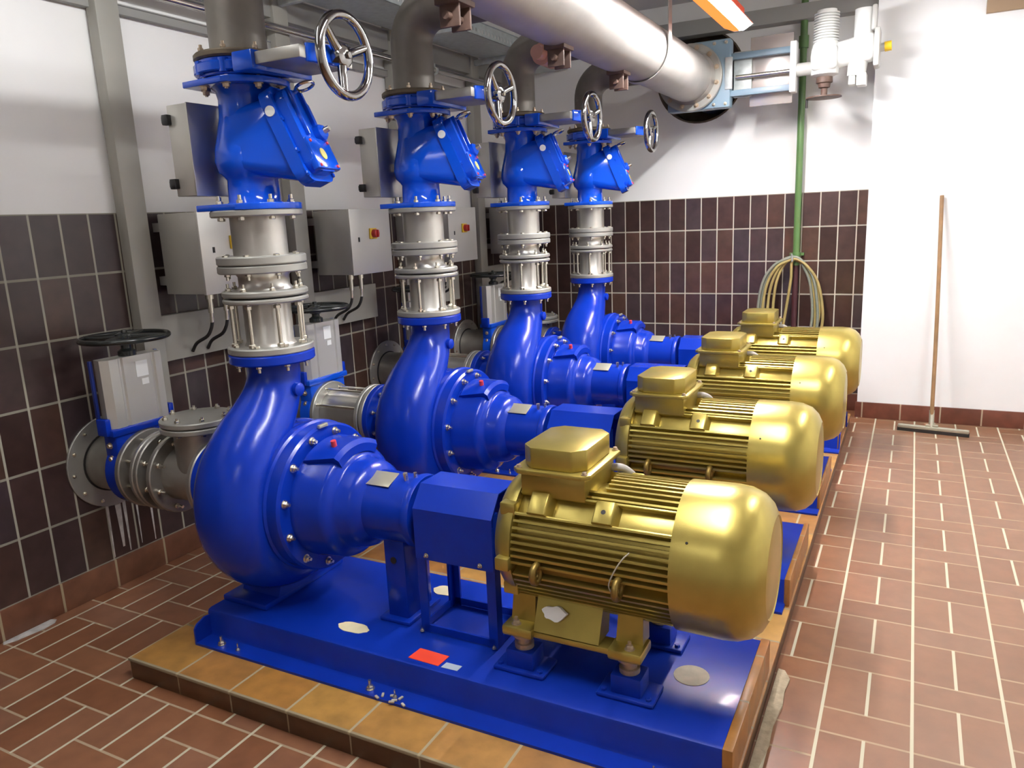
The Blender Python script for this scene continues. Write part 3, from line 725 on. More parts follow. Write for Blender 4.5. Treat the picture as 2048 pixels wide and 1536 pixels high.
for x, y in ((-.092, .14), (-.092, .05), (-.092, -.06), (-.092, -.14), (.092, .14), (.092, .05), (.092, -.06), (.092, -.14)):
    mb = MB(); mb.hexa(CM @ V((x, y, .038)), CM.to_3x3() @ V((0, 0, 1)), .009, .009); cv.part('cover_bolt', mb, 'blue_valve', cb)
mb = MB(); mb.lathe([(.0, .017), (.004, .017)], seg=20, mat=Matrix.Translation(CM @ V((-.1003, .085, .018))) @ (CM.to_3x3() @ V((-1, 0, 0))).to_track_quat('Z', 'Y').to_matrix().to_4x4()); cv.part('round_tag', mb, 'white_plastic', cb, 'round white tag')
mb = MB(); ec = CM @ V((.02, .14, .115)); mb.tube([ec + V((.03 * math.cos(t), .03 * math.sin(t), .012 * math.cos(t))) for t in [2 * PI * k / 20 for k in range(20)]], .0055, 8, closed=True)
mb.cyl(CM @ V((.02, .14, .07)), CM @ V((.02, .14, .09)), .008, 10); cv.part('lifting_eye', mb, 'chrome_bright', cb)
mb = MB(); mb.lathe([(.10, .012), (.125, .010)], seg=12, mat=CM @ Matrix.Translation(V((.04, -.01, 0)))); cv.part('spindle_end', mb, 'zinc', cb)
for i in (1, 2, 3): repeat(cv, SH[i], ['', 'second blue check valve from the camera, with slanted cover', 'third blue check valve from the camera, with slanted cover', 'farthest blue check valve, in front of the back wall'][i])

# handwheel builder (axis matrix: local +z is the stem direction, origin at hub)
def handwheel(th, Mx, R, r, nsp, dish, mat, name='handwheel', ph=0.0):
    mb = MB(); mb.tube([Mx @ V((R * math.cos(t), R * math.sin(t), 0)) for t in [2 * PI * k / 44 for k in range(44)]], r, 12, closed=True)
    w = th.part(name, mb, mat)
    mb = MB(); mb.lathe([(-.03 - dish, .028), (.0 - dish, .036), (.014 - dish, .034), (.02 - dish, .024)], seg=20, mat=Mx); mb.hexa(Mx @ V((0, 0, .018 - dish)), (Mx.to_3x3() @ V((0, 0, 1))), .012, .012)
    th.part('hub', mb, mat, w)
    for k in range(nsp):
        a = 2 * PI * k / nsp + ph; d = V((math.cos(a), math.sin(a), 0))
        mb = MB(); P = spline([Mx @ (d * .02 + V((0, 0, -dish))), Mx @ (d * R * .5 + V((0, 0, -dish * .75))), Mx @ (d * R)], 5)
        mb.tube(P, [.0165 - .005 * j / len(P) for j in range(len(P))], 10); th.part('spoke', mb, mat, w)
    return w

# discharge gate valve
gv = Thing('gate_valve', 'nearest blue gate valve with the largest dark chrome handwheel', 'valve', (X0, Y0, 2.018), 'handwheel gate valves under the header')
mb = MB(); mb.disc('z', c, 2.024, 2.034, .135, 48, .002); mb.disc('z', c, 2.034, 2.066, .150, 48, .004); mb.disc('z', c, 2.066, 2.078, .138, 48, .002)
for k in range(8):
    a = 2 * PI * k / 8 + PI / 8; mb.cyl((X0 + .135 * math.cos(a), Y0 + .135 * math.sin(a), 2.030), (X0 + .135 * math.cos(a), Y0 + .135 * math.sin(a), 2.072), .017, 12)
mb.box((X0 + .10, Y0 - .14, 2.022), (X0 + .185, Y0 + .14, 2.082), .006); mb.disc('z', c, 2.018, 2.025, .11, 40, .001)
gb = gv.part('valve_body', mb, 'blue_valve', ang=30)
mb = MB(); mb.box((X0 + .185, Y0 - .128, 2.036), (X0 + .365, Y0 + .128, 2.074), .003); gv.part('yoke_cover', mb, 'stainless_dull')
mb = MB(); mb.prism([(X0 + .36, Y0 - .10), (X0 + .372, Y0 - .10), (X0 + .40, Y0 - .04), (X0 + .40, Y0 + .04), (X0 + .372, Y0 + .10), (X0 + .36, Y0 + .10)], 2.028, 2.082, None, .004); gv.part('end_bracket', mb, 'blue_valve')
mb = MB(); mb.cyl((X0 + .38, Y0, 2.055), (X0 + .445, Y0, 2.055), .011, 12); gv.part('stem', mb, 'zinc')
WM = Matrix.Translation(V((X0 + .437, Y0, 2.05))) @ AX['x']
handwheel(gv, WM, .119, .0155, 3, .012, 'chrome', ph=.35)
bolt_ring(gv, bolt_mesh(.095, .0095, 'zinc_brown', .010), 'z', c, 2.058, .128, 8, PI / 8, 'bolt')
gv.root.rotation_euler.z = math.radians(1)
for i in (1, 2, 3): repeat(gv, SH[i], ['', 'second blue gate valve from the camera, with bright handwheel', 'third blue gate valve from the camera, with chrome handwheel', 'farthest blue gate valve, small handwheel against the white back wall'][i], math.radians(0))

# riser pipes
rp = Thing('riser_pipe', 'nearest brown-grey riser pipe, rising out of the picture', 'pipe', (X0, Y0, 2.078), 'brown-grey riser pipes')
HX, HZ, HR = 1.61, 2.44, .165
mb = MB(); mb.disc('z', c, 2.078, 2.102, .147, 48, .006); rf = rp.part('flange', mb, 'flange_brown')
RB = .145
pts = [V((X0, Y0, 2.10)), V((X0, Y0, HZ - RB))] + [V((X0 + RB - RB * math.cos(t), Y0, HZ - RB + RB * math.sin(t))) for t in [PI / 2 * k / 12 for k in range(1, 13)]] + [V((HX - .12, Y0, HZ))]
mb = MB(); mb.tube(pts, .0925, 36, bin=(0, 1, 0)); rp.part('pipe', mb, 'riser', ang=60)
for i in (1, 2, 3): repeat(rp, SH[i], ['', 'second brown-grey riser pipe, bending into the header', 'third brown-grey riser pipe, curving into the header', 'farthest brown-grey riser pipe, curving under the header end'][i])

# header
hd = Thing('header_pipe', 'large dull silver header pipe running overhead to the back wall', 'pipe', (HX, 4.0, HZ))
mb = MB(); mb.lathe([(.25, 0), (.255, .08), (.28, .14), (.32, HR), (5.66, HR)], 'y', (HX, 0, HZ), 64); hd.part('pipe', mb, 'header')
mb = MB(); mb.disc('y', (HX, 0, HZ), 5.645, 5.68, .225, 56, .004); hf = hd.part('flange', mb, 'flange_grey')
mb = MB(); mb.lathe([(5.60, HR + .001), (5.645, HR + .016)], 'y', (HX, 0, HZ), 64); hd.part('weld_collar', mb, 'header')
bolt_ring(hd, bolt_mesh(0, .013, 'zinc_brown', .012, 'head'), '-y', (HX, 0, HZ), 5.645, .196, 12, PI / 12, 'bolt', hf)
# header end valve with actuator
HV = 5.72
av = Thing('actuated_gate_valve', 'blue-grey gate valve with motor drive at the end of the silver header', 'valve', (HX, HV, HZ))
mb = MB(); mb.lathe([(5.68, .20), (5.70, .20)], 'y', (HX, 0, HZ), 48); mb.box((HX - .17, 5.695, HZ - .215), (HX + .27, 5.80, HZ + .235), .012); mb.lathe([(5.79, .17), (YF + .24, .17)], 'y', (HX, 0, HZ), 48)
vb = av.part('valve_body', mb, 'blue_grey')
mb = MB(); mb.box((HX + .235, 5.685, HZ - .10), (HX + .285, 5.71, HZ + .11), .005); av.part('gland', mb, 'galv')
me = bolt_mesh(0, .009, 'zinc', .01, 'head')
for x in (-.02, .07, .16, .24):
    for z in (-.19, .21): av.inst('bolt', me, (HX + x, 5.695, HZ + z), ROT['-y'], vb)
YA = 5.74
for z in (HZ - .125, HZ + .115):
    mb = MB(); mb.box((HX + .26, YA - .02, z - .02), (HX + .68, YA + .02, z + .02), .003); av.part('yoke_bar', mb, 'blue_grey')
mb = MB(); mb.box((HX + .66, YA - .05, HZ - .16), (HX + .70, YA + .05, HZ + .16), .004); av.part('end_plate', mb, 'white_plastic')
mb = MB(); mb.box((HX + .385, YA + .06, HZ - .215), (HX + .665, YA + .08, HZ + .235), .002); gp = av.part('guard_plate', mb, 'guard')
mb = MB(); mb.box((HX + .28, YA + .03, HZ - .15), (HX + .40, YA + .05, HZ + .15), .002); av.part('gate_plate', mb, 'galv')
mb = MB(); mb.cyl((HX + .30, YA, HZ - .02), (HX + .72, YA, HZ - .02), .014, 14); av.part('stem', mb, 'zinc')
mb = MB(); mb.cyl((HX + .69, YA, HZ - .02), (HX + .80, YA, HZ - .02), .042, 20); av.part('spindle_housing', mb, 'act_grey')
GX = HX + .875
mb = MB(); mb.lathe([(HZ - .085, .05), (HZ - .07, .085), (HZ + .05, .092), (HZ + .12, .08), (HZ + .135, .07)], 'z', (GX, YA, 0), 28); mb.box((GX - .08, YA - .10, HZ - .05), (GX + .08, YA - .02, HZ + .1), .03, None, 4)
mb.cyl((GX + .05, YA, HZ + .03), (GX + .20, YA, HZ + .06), .075, 24); av.part('gearbox', mb, 'act_white')
mb = MB(); prof = []
for k in range(11):
    z = HZ + .13 + k * .0165; prof += [(z, .062), (z + .003, .078), (z + .010, .078), (z + .013, .062)]
mb.lathe(prof + [(HZ + .325, .06)], 'z', (GX, YA, 0), 32); av.part('ribbed_motor', mb, 'act_white')
mb = MB(); mb.lathe([(HZ - .085, .05), (HZ - .12, .052), (HZ - .125, .04), (HZ - .15, .036), (HZ - .155, .020), (HZ - .20, .020)], 'z', (GX, YA, 0), 20)
mb.lathe([(HZ - .205, .02), (HZ - .207, .11), (HZ - .215, .112), (HZ - .220, .02)], 'z', (GX, YA, 0), 28); av.part('drive_handwheel', mb, 'rust')
mb = MB(); mb.cyl((GX - .105, YA, HZ - .21), (GX - .105, YA, HZ - .27), .008, 10); av.part('wheel_handle', mb, 'black')
CX = HX + 1.10
mb = MB(); mb.box((CX - .06, YA - .07, HZ - .02), (CX + .075, YA + .07, HZ + .15), .035, None, 4); mb.cyl((CX, YA, HZ + .10), (CX, YA, HZ + .30), .058, 24); mb.cyl((CX - .14, YA, HZ + .05), (CX - .03, YA, HZ + .07), .072, 24)
mb.cyl((CX - .02, YA, HZ + .05), (CX - .035, YA, HZ - .10), .062, 24, .055); av.part('control_unit', mb, 'act_white')
mb = MB(); mb.box((CX + .065, YA - .085, HZ - .06), (CX + .10, YA + .085, HZ + .17), .012); mb.box((CX + .045, YA - .06, HZ + .16), (CX + .075, YA + .06, HZ + .31), .01); av.part('cover_flange', mb, 'act_grey')
mb = MB(); mb.box((CX - .075, YA - .055, HZ - .155), (CX - .035, YA + .04, HZ - .10), .006); mb.box((CX - .028, YA - .06, HZ - .165), (CX + .03, YA + .05, HZ - .09), .006); av.part('plug_box', mb, 'act_white')
mb = MB(); mb.cyl((CX + .095, YA, HZ + .055), (CX + .125, YA, HZ + .058), .026, 18); av.part('knob_base', mb, 'act_grey')
mb = MB(); mb.cyl((CX + .125, YA, HZ + .058), (CX + .165, YA, HZ + .061), .03, 18); av.part('yellow_knob', mb, 'yellow')

# header hanger strap
sh = Thing('pipe_hanger', 'flat steel hanger strap wrapped under the silver header from the ceiling', 'hanger', (HX, 4.55, CE))
pts = []
Rh = HR + .006
poly = [(HX + Rh, CE)] + [(HX + Rh * math.cos(t), HZ + Rh * math.sin(t)) for t in [-PI * k / 24 for k in range(25)]] + [(HX - Rh, CE)]
poly2 = [(HX + Rh + .005, CE)] + [(HX + (Rh + .005) * math.cos(t), HZ + (Rh + .005) * math.sin(t)) for t in [-PI * k / 24 for k in range(25)]] + [(HX - Rh - .005, CE)]
mb = MB(); mb.sheet([[(x, 4.515, z) for x, z in poly], [(x, 4.58, z) for x, z in poly]], [[(x, 4.515, z) for x, z in poly2], [(x, 4.58, z) for x, z in poly2]])
sh.part('strap', mb, 'header')
# dark support lugs under the header
for y in (2.50, 3.40, 4.20):
    mb = MB(); mb.box((HX - .06, y - .06, HZ - HR - .012), (HX + .04, y + .055, HZ - HR + .012), .004)
    for dy in (-.045, .03): mb.box((HX - .05, y + dy, HZ - HR - .085), (HX + .03, y + dy + .012, HZ - HR), .004)
    mb.cyl((HX - .01, y - .07, HZ - HR - .05), (HX - .01, y + .06, HZ - HR - .05), .014, 12); hd.part('support_lug', mb, 'rust', label='dark brown support lug')
mb = MB(); mb.cyl((1.30, 3.86, 2.36), (1.30, 4.0, 2.36), .055, 24); mb.cyl((1.30, 3.80, 2.36), (1.30, 3.87, 2.36), .035, 20); mb.cyl((1.30, 3.93, 2.36), (1.56, 3.93, 2.40), .03, 16)
single('drain_stub', mb, 'pale_red', 'pale red drain stub with cap tucked between the third riser and the header', 'pipe stub', (1.30, 3.9, 2.36))

# ------------------------------------------------------------------ suction side
def suction(kind, i, sh, xg, label_v, label_p):
    oy = Y0 + sh[1]
    cs = (0, oy, ZS)
    w = Thing('wall_pipe', label_p, 'pipe', (.1, oy, ZS), 'suction pipes out of the left wall')
    mb = MB(); mb.disc('x', cs, .007, .018, .202, 48, .002); wf = w.part('wall_flange', mb, 'flange_grey')
    bolt_ring(w, bolt_mesh(0, .006, 'zinc', .004, 'head'), 'x', cs, .018, .178, 12, .1, 'bolt', wf)
    mb = MB(); mb.lathe([(.018, .132), (.022, .132), (.022, .128)], 'x', cs, 44); w.part('seal_ring', mb, 'dark')
    mb = MB(); mb.lathe([(.018, .125), (xg - .035, .125)], 'x', cs, 44); w.part('pipe', mb, 'stainless_dull')
    v = Thing('suction_valve', label_v, 'valve', (xg, oy, ZS), 'suction gate valves along the left wall')
    mb = MB(); mb.disc('x', cs, xg - .035, xg + .035, .158, 44, .006); mb.box((xg - .04, oy - .135, ZS + .05), (xg + .04, oy + .135, ZS + .175), .012); mb.box((xg - .05, oy - .15, ZS + .165), (xg + .05, oy + .15, ZS + .195), .006)
    vb = v.part('valve_body', mb, 'blue_valve' if i else 'blue')
    for z in (.07, .125): v.inst('bolt', bolt_mesh(0, .010, 'zinc_brown', .002, 'head'), (xg, oy - .135, ZS + z), ROT['-y'], vb)
    for q in (-1, 1):
        mb = MB(); mb.box((xg - .03, oy + q * .15 - .012, ZS + .17), (xg + .03, oy + q * .15 + .012, ZS + .24), .005); pst = v.part('yoke_foot', mb, 'blue')
        mb = MB(); mb.box((xg - .035, oy + q * .15 - .006, ZS + .20), (xg - .02, oy + q * .15 + .006, ZS + .475), .002); v.part('yoke_post', mb, 'blue_dark')
    mb = MB(); z0, z1 = ZS + .19, ZS + .475
    mb.prism([(xg - .04, oy - .125), (xg + .015, oy - .14), (xg + .04, oy - .115), (xg + .04, oy - .075), (xg + .034, oy - .068), (xg + .034, oy - .06), (xg + .04, oy - .053), (xg + .04, oy + .075), (xg + .034, oy + .082), (xg + .034, oy + .088), (xg + .04, oy + .095), (xg + .04, oy + .125), (xg - .04, oy + .14)], z0, z1)
    hs = v.part('yoke_cover', mb, 'cab', ang=20)
    mb = MB(); mb.box((xg + .0405, oy + .0, z1 - .09), (xg + .042, oy + .055, z1 - .025)); mb.box((xg + .0405, oy + .02, z1 - .125), (xg + .042, oy + .052, z1 - .10)); v.part('label_plate', mb, 'white_plastic', hs, 'pale label plates')
    mb = MB(); mb.lathe([(z1, .035), (z1 + .02, .035), (z1 + .03, .02), (z1 + .085, .02)], 'z', (xg, oy, 0), 20); v.part('stem', mb, 'black_wheel')
    handwheel(v, Matrix.Translation(V((xg, oy, z1 + .075))), .165, .011, 4, -.0, 'black_wheel', ph=.5)
    # pipework to the pump
    p = Thing('suction_fitting', ('grey flanged suction tee with a lidded branch behind the {} pump' if kind == 'tee' else 'grey rod-tied suction joint behind the {} pump').format(ORD[i]), 'pipe fitting', (.45, oy, ZS), 'grey suction fittings')
    ex = X0 + sh[0] - .33
    if kind == 'tee':
        for a, b, r in ((xg + .036, xg + .064, .165), (xg + .125, xg + .146, .165), (xg + .150, xg + .172, .165), (xg + .225, xg + .25, .165), (ex - .026, ex - .001, .165)):
            mb = MB(); mb.disc('x', cs, a, b, r, 44, .004); p.part('flange', mb, 'stainless_dull')
        mb = MB(); mb.lathe([(xg + .06, .115), (xg + .13, .118), (xg + .23, .118), (xg + .26, .11), (ex - .02, .105)], 'x', cs, 44)
        bx = (xg + .25 + ex) / 2 + .01
        mb.cyl((bx, oy, ZS), (bx, oy, ZS + .205), .10, 36); p.part('pipe', mb, 'stainless_dull')
        cz = (bx, oy, 0)
        mb = MB(); mb.disc('z', cz, ZS + .20, ZS + .222, .145, 44, .004); p.part('branch_flange', mb, 'flange_grey')
        mb = MB(); mb.disc('z', cz, ZS + .226, ZS + .248, .145, 44, .004); ld = p.part('branch_lid', mb, 'flange_grey')
        bolt_ring(p, bolt_mesh(.05, .011, 'zinc', .008), 'z', cz, ZS + .224, .12, 8, .2, 'bolt', ld)
        bolt_ring(p, bolt_mesh(.05, .011, 'zinc', .03), 'x', cs, xg + .075, .135, 8, .3, 'bolt')
        bolt_ring(p, bolt_mesh(.05, .011, 'zinc', .02), 'x', cs, xg + .149, .138, 8, .3, 'bolt')
        bolt_ring(p, bolt_mesh(.03, .011, 'zinc', .03), 'x', cs, xg + .238, .138, 8, .3, 'bolt')
    else:
        a0 = xg + .036
        for a, b in ((a0, a0 + .024), (ex - .055, ex - .032), (ex - .026, ex - .001)):
            mb = MB(); mb.disc('x', cs, a, b, .162, 44, .004); p.part('flange', mb, 'flange_grey')
        mb = MB(); mb.lathe([(a0 + .02, .112), (ex - .04, .112)], 'x', cs, 44); p.part('pipe', mb, 'stainless')
        bolt_ring(p, bolt_mesh(ex - .03 - a0, .011, 'zinc', 0, 'stud'), 'x', cs, (a0 + ex - .03) / 2, .136, 8, .3, 'threaded_rod')
LV = ['nearest suction gate valve with silver cover and black flat handwheel', 'second suction gate valve along the left wall, behind the nearest riser', 'third suction gate valve along the left wall, mostly hidden', 'farthest suction gate valve along the left wall, left of the third pump']
LP = ['nearest stainless pipe leaving the left wall through a round flange', 'second stainless pipe leaving the left wall, behind the nearest pump', 'third stainless pipe leaving the left wall, left of the second pump', 'farthest stainless pipe leaving the left wall']
for i, (k, xg) in enumerate((('tee', .225), ('rods', .34), ('rods', .30), ('tee', .27))): suction(k, i, SH[i], xg, LV[i], LP[i])

# ------------------------------------------------------------------ posts, cabinets, wall services
cpos = [2.232, 3.25, 4.27, 5.29]
WORD = ['nearest', 'second', 'third', 'farthest']
po = Thing('wall_post', 'nearest grey-beige steel post on the left wall with mounting plate', 'post', (.04, cpos[0], .5), 'grey-beige posts along the left wall')
y = cpos[0]
mb = MB(); mb.box((.0065, y, .50), (.068, y + .108, CE - .01), .004); po.part('upright', mb, 'beige_post')
mb = MB(); mb.box((.0125, y + .108, .955), (.05, y + .70, 1.165), .003); po.part('mounting_plate', mb, 'beige_post')
mb = MB(); mb.box((.068, y + .04, 2.66), (.50, y + .07, 2.70), .002)
po.part('tray_bracket', mb, 'galv')
for i in (1, 2, 3): repeat(po, (0, cpos[i] - cpos[0], 0), WORD[i] + ' grey-beige steel post from the camera along the left wall')

ca = Thing('valve_control_box', 'nearest upper stainless box with black latches, fixed behind the nearest blue check valve', 'box', (.85, Y0, 1.66), 'stainless boxes behind the check valves')
y = Y0 - .13
mb = MB(); mb.box((.80, y, 1.655), (.893, y + .26, 1.955), .003); ca.part('body', mb, 'cab')
mb = MB(); mb.box((.893, y - .002, 1.653), (.899, y + .262, 1.957), .002); ca.part('front_panel', mb, 'stainless')
for z in (1.68, 1.89):
    mb = MB(); mb.box((.79, y - .018, z), (.818, y + .002, z + .034), .003); mb.box((.784, y - .014, z + .006), (.80, y + .004, z + .028), .002); ca.part('latch', mb, 'black')
mb = MB(); mb.box((.897, Y0 - .03, 1.765), (.922, Y0 + .03, 1.80), .003); ca.part('bracket', mb, 'zinc')
for i in (1, 2, 3): repeat(ca, SH[i], WORD[i] + ' upper stainless box from the camera, behind the ' + WORD[i] + ' check valve')

cb_ = Thing('switch_cabinet', 'nearest lower wall cabinet with red and yellow switch', 'cabinet', (.2, 2.6, 1.26), 'lower switch cabinets on the left wall')
y, cx, cf = 2.385, .07, .31
mb = MB(); mb.box((cx, y, 1.262), (cf, y + .36, 1.617), .004)
mb.box((.0065, y + .02, 1.30), (cx + .002, y + .06, 1.34)); mb.box((.0065, y + .02, 1.54), (cx + .002, y + .06, 1.58)); cb_.part('body', mb, 'cab')
mb = MB(); mb.box((cf, y - .003, 1.259), (cf + .016, y + .363, 1.62), .003); dr = cb_.part('door', mb, 'cab_light')
mb = MB(); mb.box((cf + .016, y + .16, 1.452), (cf + .026, y + .222, 1.512), .003); sw = cb_.part('switch_plate', mb, 'yellow', dr, 'yellow switch plate')
mb = MB(); mb.lathe([(cf + .026, .024), (cf + .05, .022), (cf + .052, .018), (cf + .052, 0)], 'x', (0, y + .192, 1.482), 20); mb.box((cf + .05, y + .186, 1.462), (cf + .06, y + .198, 1.502), .002); cb_.part('switch_knob', mb, 'red', dr, 'red switch knob')
mb = MB(); mb.box((cf + .016, y + .06, 1.44), (cf + .018, y + .072, 1.465)); cb_.part('lock', mb, 'black', dr)
for dy in (.12, .21):
    mb = MB(); mb.cyl((.20, y + dy, 1.263), (.20, y + dy, 1.228), .019, 12); mb.cyl((.20, y + dy, 1.23), (.20, y + dy, 1.165), .013, 12); mb.cyl((.20, y + dy, 1.166), (.198, y + dy, 1.12), .009, 10)
    g = cb_.part('cable_gland', mb, 'zinc')
    mb = MB(); mb.tube(spline([(.198, y + dy, 1.121), (.19, y + dy - .004, 1.09), (.165, y + dy - .01, 1.055), (.09, y + dy - .01, 1.02), (.055, y + dy - .01, .98)], 5), .008, 8); cb_.part('cable', mb, 'dark', g)
for i in (1, 2, 3): repeat(cb_, (0, 1.02 * i, 0), WORD[i] + ' lower wall cabinet from the camera, with red and yellow switch')

mb = MB(); mb.box((-.0035, -1, 2.447), (.03, YF, 2.482), .003); mb.box((-.0035, -1, 2.482), (.034, YF, 2.488), .001)
single('cable_trunking', mb, 'beam_grey', 'slim grey trunking along the left wall, lowest of the overhead runs', 'trunking', (0, 3, 2.46))
mb = MB(); mb.box((-.0035, -1, 2.60), (.05, YF, 2.715), .003); mb.box((-.0035, -1, 2.715), (.054, YF, 2.722), .001)
single('wide_trunking', mb, 'beam_grey', 'wide grey trunking along the left wall above the conduit', 'trunking', (0, 3, 2.64))
cd = Thing('conduit', 'shiny metal conduit tube along the left wall with small clips', 'conduit', (.1, 3, 2.53))
mb = MB(); mb.cyl((.085, -1, 2.545), (.085, YF - .01, 2.545), .020, 16); cd.part('tube', mb, 'chrome_bright')
for yy in (2.45, 2.95, 3.55, 4.0, 4.75, 5.5):
    mb = MB(); mb.lathe([(yy - .012, .0245), (yy + .012, .0245)], 'y', (.085, 0, 2.545), 14); mb.box((-.0035, yy - .01, 2.53), (.08, yy + .01, 2.538)); mb.cyl((.085, yy, 2.51), (.085, yy, 2.59), .005, 8); cd.part('clip', mb, 'galv')
ct = Thing('cable_tray', 'galvanised perforated cable tray running overhead along the left wall', 'cable tray', (.3, 3.5, 2.70))
mb = MB(); mb.box((.13, -1, 2.70), (.48, YF - .03, 2.703)); mb.box((.13, -1, 2.70), (.133, YF - .03, 2.76)); 
ct.part('tray_floor', mb, 'galv_tray')
mb = MB(); yy = 2.0
mb.box((.477, -1, 2.70), (.48, YF - .03, 2.722)); mb.box((.477, -1, 2.745), (.48, YF - .03, 2.785)); mb.box((.474, -1, 2.783), (.492, YF - .03, 2.786))
while yy < YF - .05:
    mb.box((.477, yy, 2.722), (.48, yy + .03, 2.745)); yy += .045
ct.part('slotted_side', mb, 'galv_tray')

# ------------------------------------------------------------------ green pipe, hose, squeegee
gp_ = Thing('green_pipe', 'vertical green pipe on the back wall with maroon lower end', 'pipe', (2.30, 6.11, 0))
mb = MB(); mb.cyl((2.30, 6.115, 1.10), (2.30, 6.115, CE), .0245, 20); gp_.part('upper_pipe', mb, 'green')
mb = MB(); mb.cyl((2.30, 6.115, 0), (2.30, 6.115, 1.105), .021, 20); gp_.part('lower_pipe', mb, 'maroon', label='maroon lower pipe')
mb = MB(); mb.lathe([(1.165, .030), (1.195, .030)], 'z', (2.30, 6.115, 0), 20); mb.box((2.25, 6.14, 1.17), (2.35, 6.177, 1.19)); gp_.part('collar', mb, 'green')
mb = MB(); mb.tube(spline([(2.285, 6.095, 1.17), (2.283, 6.05, 1.16), (2.283, 6.035, 1.135), (2.283, 6.03, 1.155), (2.28, 6.02, 1.19)], 6), .006, 8); gp_.part('hook', mb, 'galv')
mb = MB(); mb.lathe([(2.62, .034), (2.70, .034)], 'z', (2.30, 6.115, 0), 20); gp_.part('coupling', mb, 'green')
def loops(L, x0=2.283, y=6.045, zt=1.15):
    P = []
    for (lx, rx, zb, dy) in L:
        yy = y + dy
        P += [(x0, yy, zt), (x0 + lx * .55, yy - .004, zt - .06), (x0 + lx * .92, yy - .006, zt - .22), (x0 + lx, yy, zb + .25), (x0 + lx * .6, yy, zb + .05), (x0 + (lx + rx) / 2, yy, zb), (x0 + rx * .6, yy, zb + .05), (x0 + rx, yy, zb + .25), (x0 + rx * .85, yy + .004, zt - .20), (x0 + rx * .45, yy + .004, zt - .05)]
    return P
mb = MB(); mb.tube(spline(loops([(-.20, .225, .42, 0), (-.165, .20, .47, .016), (-.13, .17, .40, .03)]) + [(2.283, 6.06, 1.14), (2.275, 6.065, 1.0), (2.25, 6.07, .8), (2.225, 6.07, .62)], 7), .0105, 10)
single('garden_hose', mb, 'hose_y', 'coiled yellowish hose hanging from the hook on the green pipe', 'hose', (2.283, 6.05, 1.15))
mb = MB(); mb.tube(spline(loops([(-.235, .19, .40, .0), (-.215, .15, .44, .015)], zt=1.165, y=6.05), 7), .0105, 10)
single('grey_hose', mb, 'hose_g', 'coiled grey-green hose hanging outside the yellowish one', 'hose', (2.283, 6.05, 1.16))

sq_ = Thing('floor_squeegee', 'long wooden-handled floor squeegee leaning on the white wall', 'squeegee', (3.26, 5.68, 0))
d = V((3.473 - 3.052, 5.653 - 5.703, 0)); ang = math.atan2(d.y, d.x); cen = V((3.262, 5.678, 0))
A = Matrix.Translation(cen) @ Matrix.Rotation(ang, 4, 'Z')
mb = MB(); mb.box((-.212, -.012, .022), (.212, .02, .046), .006, A); sq_.part('head', mb, 'alu')
mb = MB(); mb.box((-.214, -.008, 0), (.214, .006, .03), .002, A); sq_.part('rubber_blade', mb, 'dark')
top = V((3.222, 5.962, 1.56))
mb = MB(); b0 = cen + V((-.01, .02, .06)); mb.tube(spline([b0, b0.lerp(top, .35) + V((.004, 0, 0)), b0.lerp(top, .7) + V((.003, 0, 0)), top], 6), [.0125] * 19, 14); sq_.part('handle', mb, 'wood')
mb = MB(); mb.cyl(cen + V((-.009, .006, .04)), cen + V((-.011, .045, .15)), .0165, 14); mb.box((-.045, -.006, .044), (.03, .018, .06), .004, A); sq_.part('socket', mb, 'alu')

# brown cover plate high on the white wall
mb = MB(); mb.box((3.39, YP - .03, 2.655), (3.9, YP, 2.95), .004)
single('cover_panel', mb, 'brown_panel', 'brown panel high on the white wall at the right', 'panel', (3.6, YP, 2.8))

# mortar smear and lime residue on the floor
mb = MB(); pts = [(2.752, 2.46), (2.775, 2.455), (2.797, 2.41), (2.79, 2.34), (2.796, 2.25), (2.782, 2.15), (2.788, 2.05), (2.775, 1.95), (2.772, 1.82), (2.766, 1.7), (2.75, 1.7)]
mb.prism(pts, .0002, .0075, None, .002); single('mortar_smear', mb, 'mortar', 'sandy mortar smear on the floor along the plinth edge', 'mortar', (2.76, 2.1, 0))
mb = MB(); mb.prism([(.0125, 1.47), (.03, 1.46), (.047, 1.50), (.055, 1.56), (.062, 1.60), (.055, 1.65), (.035, 1.67), (.0125, 1.66)], .0002, .003)
single('lime_residue', mb, 'lime', 'whitish lime residue on the floor beside the left skirting', 'residue', (.03, 1.57, 0))
mb = MB()
for y, z0, z1, wd in ((1.98, .14, .40, .006), (2.03, .17, .41, .016), (2.06, .14, .38, .008), (2.12, .15, .36, .005), (2.19, .14, .37, .007)):
    mb.prism([(y - wd, z1), (y + wd, z1), (y + wd * .7, (z0 + z1) / 2), (y + wd * .3, z0), (y - wd * .3, z0), (y - wd * .6, (z0 + z1) / 2)], .0062, .0075, Matrix(((0, 0, 1, 0), (1, 0, 0, 0), (0, 1, 0, 0), (0, 0, 0, 1))))
single('limescale_streaks', mb, 'lime', 'pale limescale streaks running down the tiles under the nearest wall pipe', 'streaks', (.007, 2.08, .3), kind='stuff')
mb = MB()
for k in range(7):
    a = random.random() * 6.28
    mb.box((-.009, -.004, 0), (.009, .004, .005), .001, Matrix.Translation(V((1.66 + .13 * random.random(), 1.672 + .03 * random.random(), ZP + .0095))) @ Matrix.Rotation(a, 4, 'Z'))
single('plaster_crumbs', mb, 'cream_grey', 'few plaster crumbs on the foot strip of the nearest base frame', 'crumbs', (1.7, 1.69, ZP), kind='stuff')

